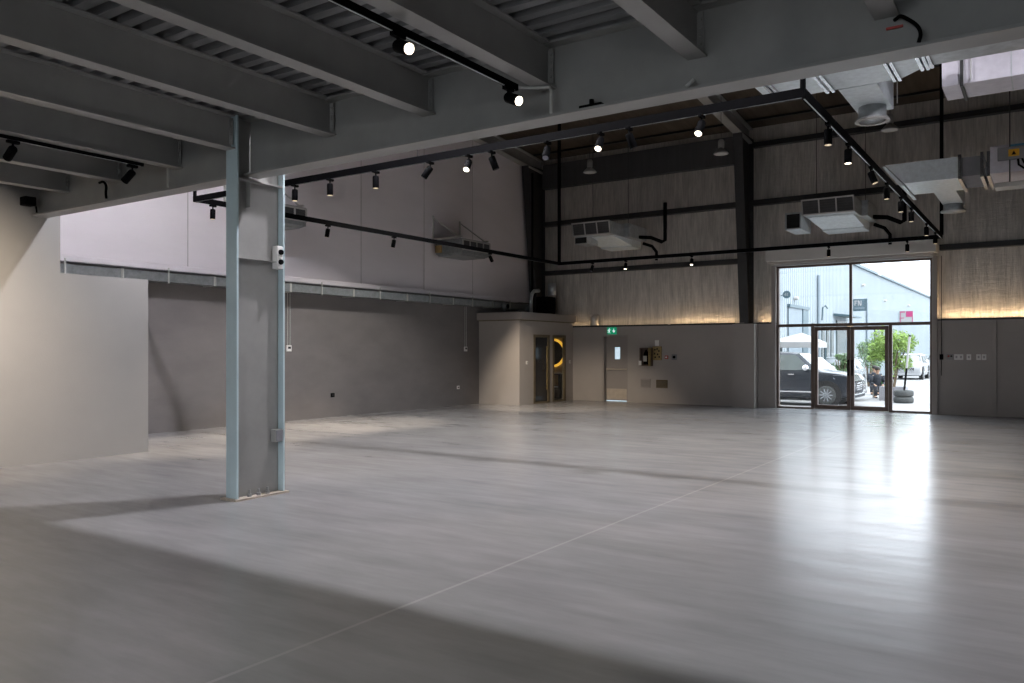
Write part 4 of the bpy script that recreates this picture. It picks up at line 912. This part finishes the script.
# ------------------------------------------------------------------ two seated people
def person(loc, yaw, label, vest, tilt=0.):
    r = thing('person', (0,0,0), label, 'person', 'people sitting in the street')
    J = {'pel':(0,0,.42),'wai':(0,-.02,.58),'che':(0,-.05,.80),'nec':(0,-.06,.95),'hd0':(0,-.075,1.02),'hd1':(0,-.09,1.12),'hd2':(0,-.085,1.20),
         'kL':(.13,-.42,.46),'kR':(-.13,-.42,.46),'aL':(.13,-.46,.09),'aR':(-.13,-.40,.09),'tL':(.14,-.64,.035),'tR':(-.14,-.58,.035),'hL':(.10,-.02,.42),'hR':(-.10,-.02,.42),
         'sL':(.19,-.05,.87),'sR':(-.19,-.05,.87),'eL':(.24,-.12,.60),'eR':(-.24,-.12,.60),'wL':(.15,-.34,.53),'wR':(-.15,-.34,.53)}
    E_ = [('pel','wai'),('wai','che'),('che','nec'),('nec','hd0'),('hd0','hd1'),('hd1','hd2'),('pel','hL'),('pel','hR'),('hL','kL'),('hR','kR'),('kL','aL'),('kR','aR'),('aL','tL'),('aR','tR'),('che','sL'),('che','sR'),('sL','eL'),('sR','eR'),('eL','wL'),('eR','wR')]
    Rr = {'pel':.14,'wai':.13,'che':.145,'nec':.055,'hd0':.07,'hd1':.092,'hd2':.075,'hL':.095,'hR':.095,'kL':.065,'kR':.065,'aL':.045,'aR':.045,'tL':.04,'tR':.04,'sL':.065,'sR':.065,'eL':.045,'eR':.045,'wL':.032,'wR':.032}
    V = {k: Vector(v) for k, v in J.items()}
    # hands: palm, four bent fingers and a thumb each side
    for s, S_ in ((1,'L'),(-1,'R')):
        w_ = V['w'+S_]; V['p'+S_] = w_+Vector((-s*.02,-.07,-.015)); Rr['p'+S_] = .03; E_.append(('w'+S_,'p'+S_))
        for k in range(4):
            o_ = Vector((s*(-.035+.022*k),0,0)); ln = (.035,.045,.042,.032)[k]
            a1 = V['p'+S_]+o_+Vector((0,-.035,-.008)); a2 = a1+Vector((0,-ln*.8,-.018)); nm = 'f%s%d' % (S_,k)
            V[nm+'a'] = a1; V[nm+'b'] = a2; Rr[nm+'a'] = .010; Rr[nm+'b'] = .008; E_ += [('p'+S_,nm+'a'),(nm+'a',nm+'b')]
        V['th'+S_] = V['p'+S_]+Vector((-s*.055,-.03,.005)); Rr['th'+S_] = .010; E_.append(('p'+S_,'th'+S_))
    keys = list(V); me = bpy.data.meshes.new('body'); me.from_pydata([V[k] for k in keys],[(keys.index(a),keys.index(b2)) for a, b2 in E_],[])
    me.materials.append(M['skin']); me.materials.append(M['cloth_d'])
    o = bpy.data.objects.new('body',me); COL.objects.link(o); o.parent = r
    o.modifiers.new('skin','SKIN'); sd = o.modifiers.new('sub','SUBSURF'); sd.levels = 1; sd.render_levels = 1
    for i, k in enumerate(keys): me.skin_vertices[0].data[i].radius = (Rr[k],Rr[k]*(.85 if k in ('che','wai') else 1)); me.skin_vertices[0].data[i].use_root = (k == 'pel')
    # clothes over the body
    c = MB()
    tor = [(.15,.12,.40),(.165,.14,.50),(.165,.135,.62),(.18,.14,.76),(.195,.13,.87),(.12,.09,.94),(.075,.07,.965)]
    c.rings([[(a*math.cos(2*PI*i/16), -.04*(z-.4)/.5-.01+b2*math.sin(2*PI*i/16), z) for i in range(16)] for a, b2, z in tor])
    for s, S_ in ((1,'L'),(-1,'R')):
        c.cyl(V['s'+S_]+Vector((s*.02,0,.02)),V['e'+S_],.082,.062,12); c.cyl(V['e'+S_],V['w'+S_]+Vector((0,.04,.01)),.062,.045,12)
    c.build('jacket','cloth_d',r,0,True)
    t = MB()
    for s, S_ in ((1,'L'),(-1,'R')):
        t.cyl(V['h'+S_],V['k'+S_],.11,.082,12); t.cyl(V['k'+S_]+Vector((0,0,.03)),V['a'+S_]+Vector((0,0,.02)),.085,.06,12)
    t.build('trousers','cloth_d',r,0,True)
    t = MB()
    for S_ in 'LR':
        a, b2 = V['a'+S_], V['t'+S_]; t.rings([[(a.x+.045*math.cos(q),a.y+.05+(b2.y-a.y-.06)*f_+.0,.05+.045*math.sin(q)*(1-.4*f_)) for q in [2*PI*i/10 for i in range(10)]] for f_ in (0,.4,.8,1)])
    t.build('shoe','black',r,0,True)
    h_ = MB().rings([[((a)*math.cos(2*PI*i/16), -.075+a*1.12*math.sin(2*PI*i/16), z) for i in range(16)] for a, z in ((.100,1.13),(.106,1.17),(.098,1.215),(.07,1.25),(.02,1.262))])
    h_.build('hair','hair',r,0,True)
    fc = MB()
    for s in (-1,1):
        fc.lathe((s*.035,-.172,1.125),[(.013,0),(.009,.006)],(0,-1,0),8); 
    fc.build('eyes','hair',r); MB().hexa([(-.015,-.175,1.085),(.015,-.175,1.085),(.012,-.16,1.085),(-.012,-.16,1.085),(-.006,-.178,1.12),(.006,-.178,1.12),(.006,-.165,1.12),(-.006,-.165,1.12)]).add([(-.006,-.20,1.088),(.006,-.20,1.088),(0,-.176,1.12)],[(0,1,2)]).build('nose','skin',r)
    MB().box(-.025,.025,-.170,-.160,1.055,1.063).build('mouth','red',r)
    er = MB()
    for s in (-1,1): er.lathe((s*.090,-.085,1.11),[(.025,0),(.02,.02)],(s,0,0),10)
    er.build('ears','skin',r,0,True)
    if vest:
        v_ = MB(); v_.box(.12,.34,.02,.22,.50,.90); part(v_.build('backpack','cloth_g',r,.05),'bright green backpack')
    r.location = loc; r.rotation_euler = (0,0,yaw)
    s = thing('stool', (loc[0],loc[1],loc[2]), label.split(' ')[0]+' low dark stool under the person in dark clothes'+(' with a green backpack' if vest else ' farther back'), 'stool', 'street stools')
    x,y,z = loc; MB().box(x-.16,x+.16,y-.12,y+.18,z+.27,z+.31).build('seat','stem',s,.01)
    for dx in (-.13,.13):
        for dy in (-.09,.15): MB().cyl((x+dx,y+dy,z),(x+dx,y+dy,z+.27),.018,n=8).build('leg','stem',s)
    return r
person((-5.80,34.7,GZ), .35, 'seated person in dark clothes with green backpack beside the planter', True)
person((-6.35,37.4,GZ), .2, 'seated person in dark clothes farther back, head above the white car', False)

# ------------------------------------------------------------------ light from outside
W = bpy.data.worlds.new('sky'); SC.world = W; W.use_nodes = True
bg = W.node_tree.nodes['Background']; bg.inputs[0].default_value = (.86,.93,1.0,1); bg.inputs[1].default_value = 4.8
sl = bpy.data.lights.new('sun','SUN'); sl.energy = 2.2; sl.angle = math.radians(1.0); sl.color = (1,.95,.87)
so = bpy.data.objects.new('sun',sl); COL.objects.link(so); so.rotation_euler = Vector((-.75,.12,-.9)).to_track_quat('-Z','Y').to_euler(); so.location = (10,40,20)
def portal_light(loc, sx, sy, rot):
    l = bpy.data.lights.new('daylight_portal','AREA'); l.shape = 'RECTANGLE'; l.size = sx; l.size_y = sy; l.cycles.is_portal = True
    o = bpy.data.objects.new('daylight_portal',l); COL.objects.link(o); o.location = loc; o.rotation_euler = rot
portal_light((-4.48,23.3,2.0), 4.0, 4.0, (-PI/2,0,0))
portal_light(((WA+WB)/2,YB-.4,WT/2), WB-WA, WT, (PI/2,0,0))

# ------------------------------------------------------------------ camera and view
cd = bpy.data.cameras.new('camera'); cam = bpy.data.objects.new('camera',cd); COL.objects.link(cam)
cd.sensor_width = 36; cd.lens = 800/1024*36; cd.shift_y = 9.5/1024; cd.clip_end = 400
cam.location = (0,0,1.6); cam.rotation_euler = (PI/2,0,math.atan(540/800))
SC.camera = cam
vs = SC.view_settings; vs.view_transform = 'Standard'; vs.look = 'None'; vs.gamma = 1; vs.use_curve_mapping = False; vs.exposure = 0.17
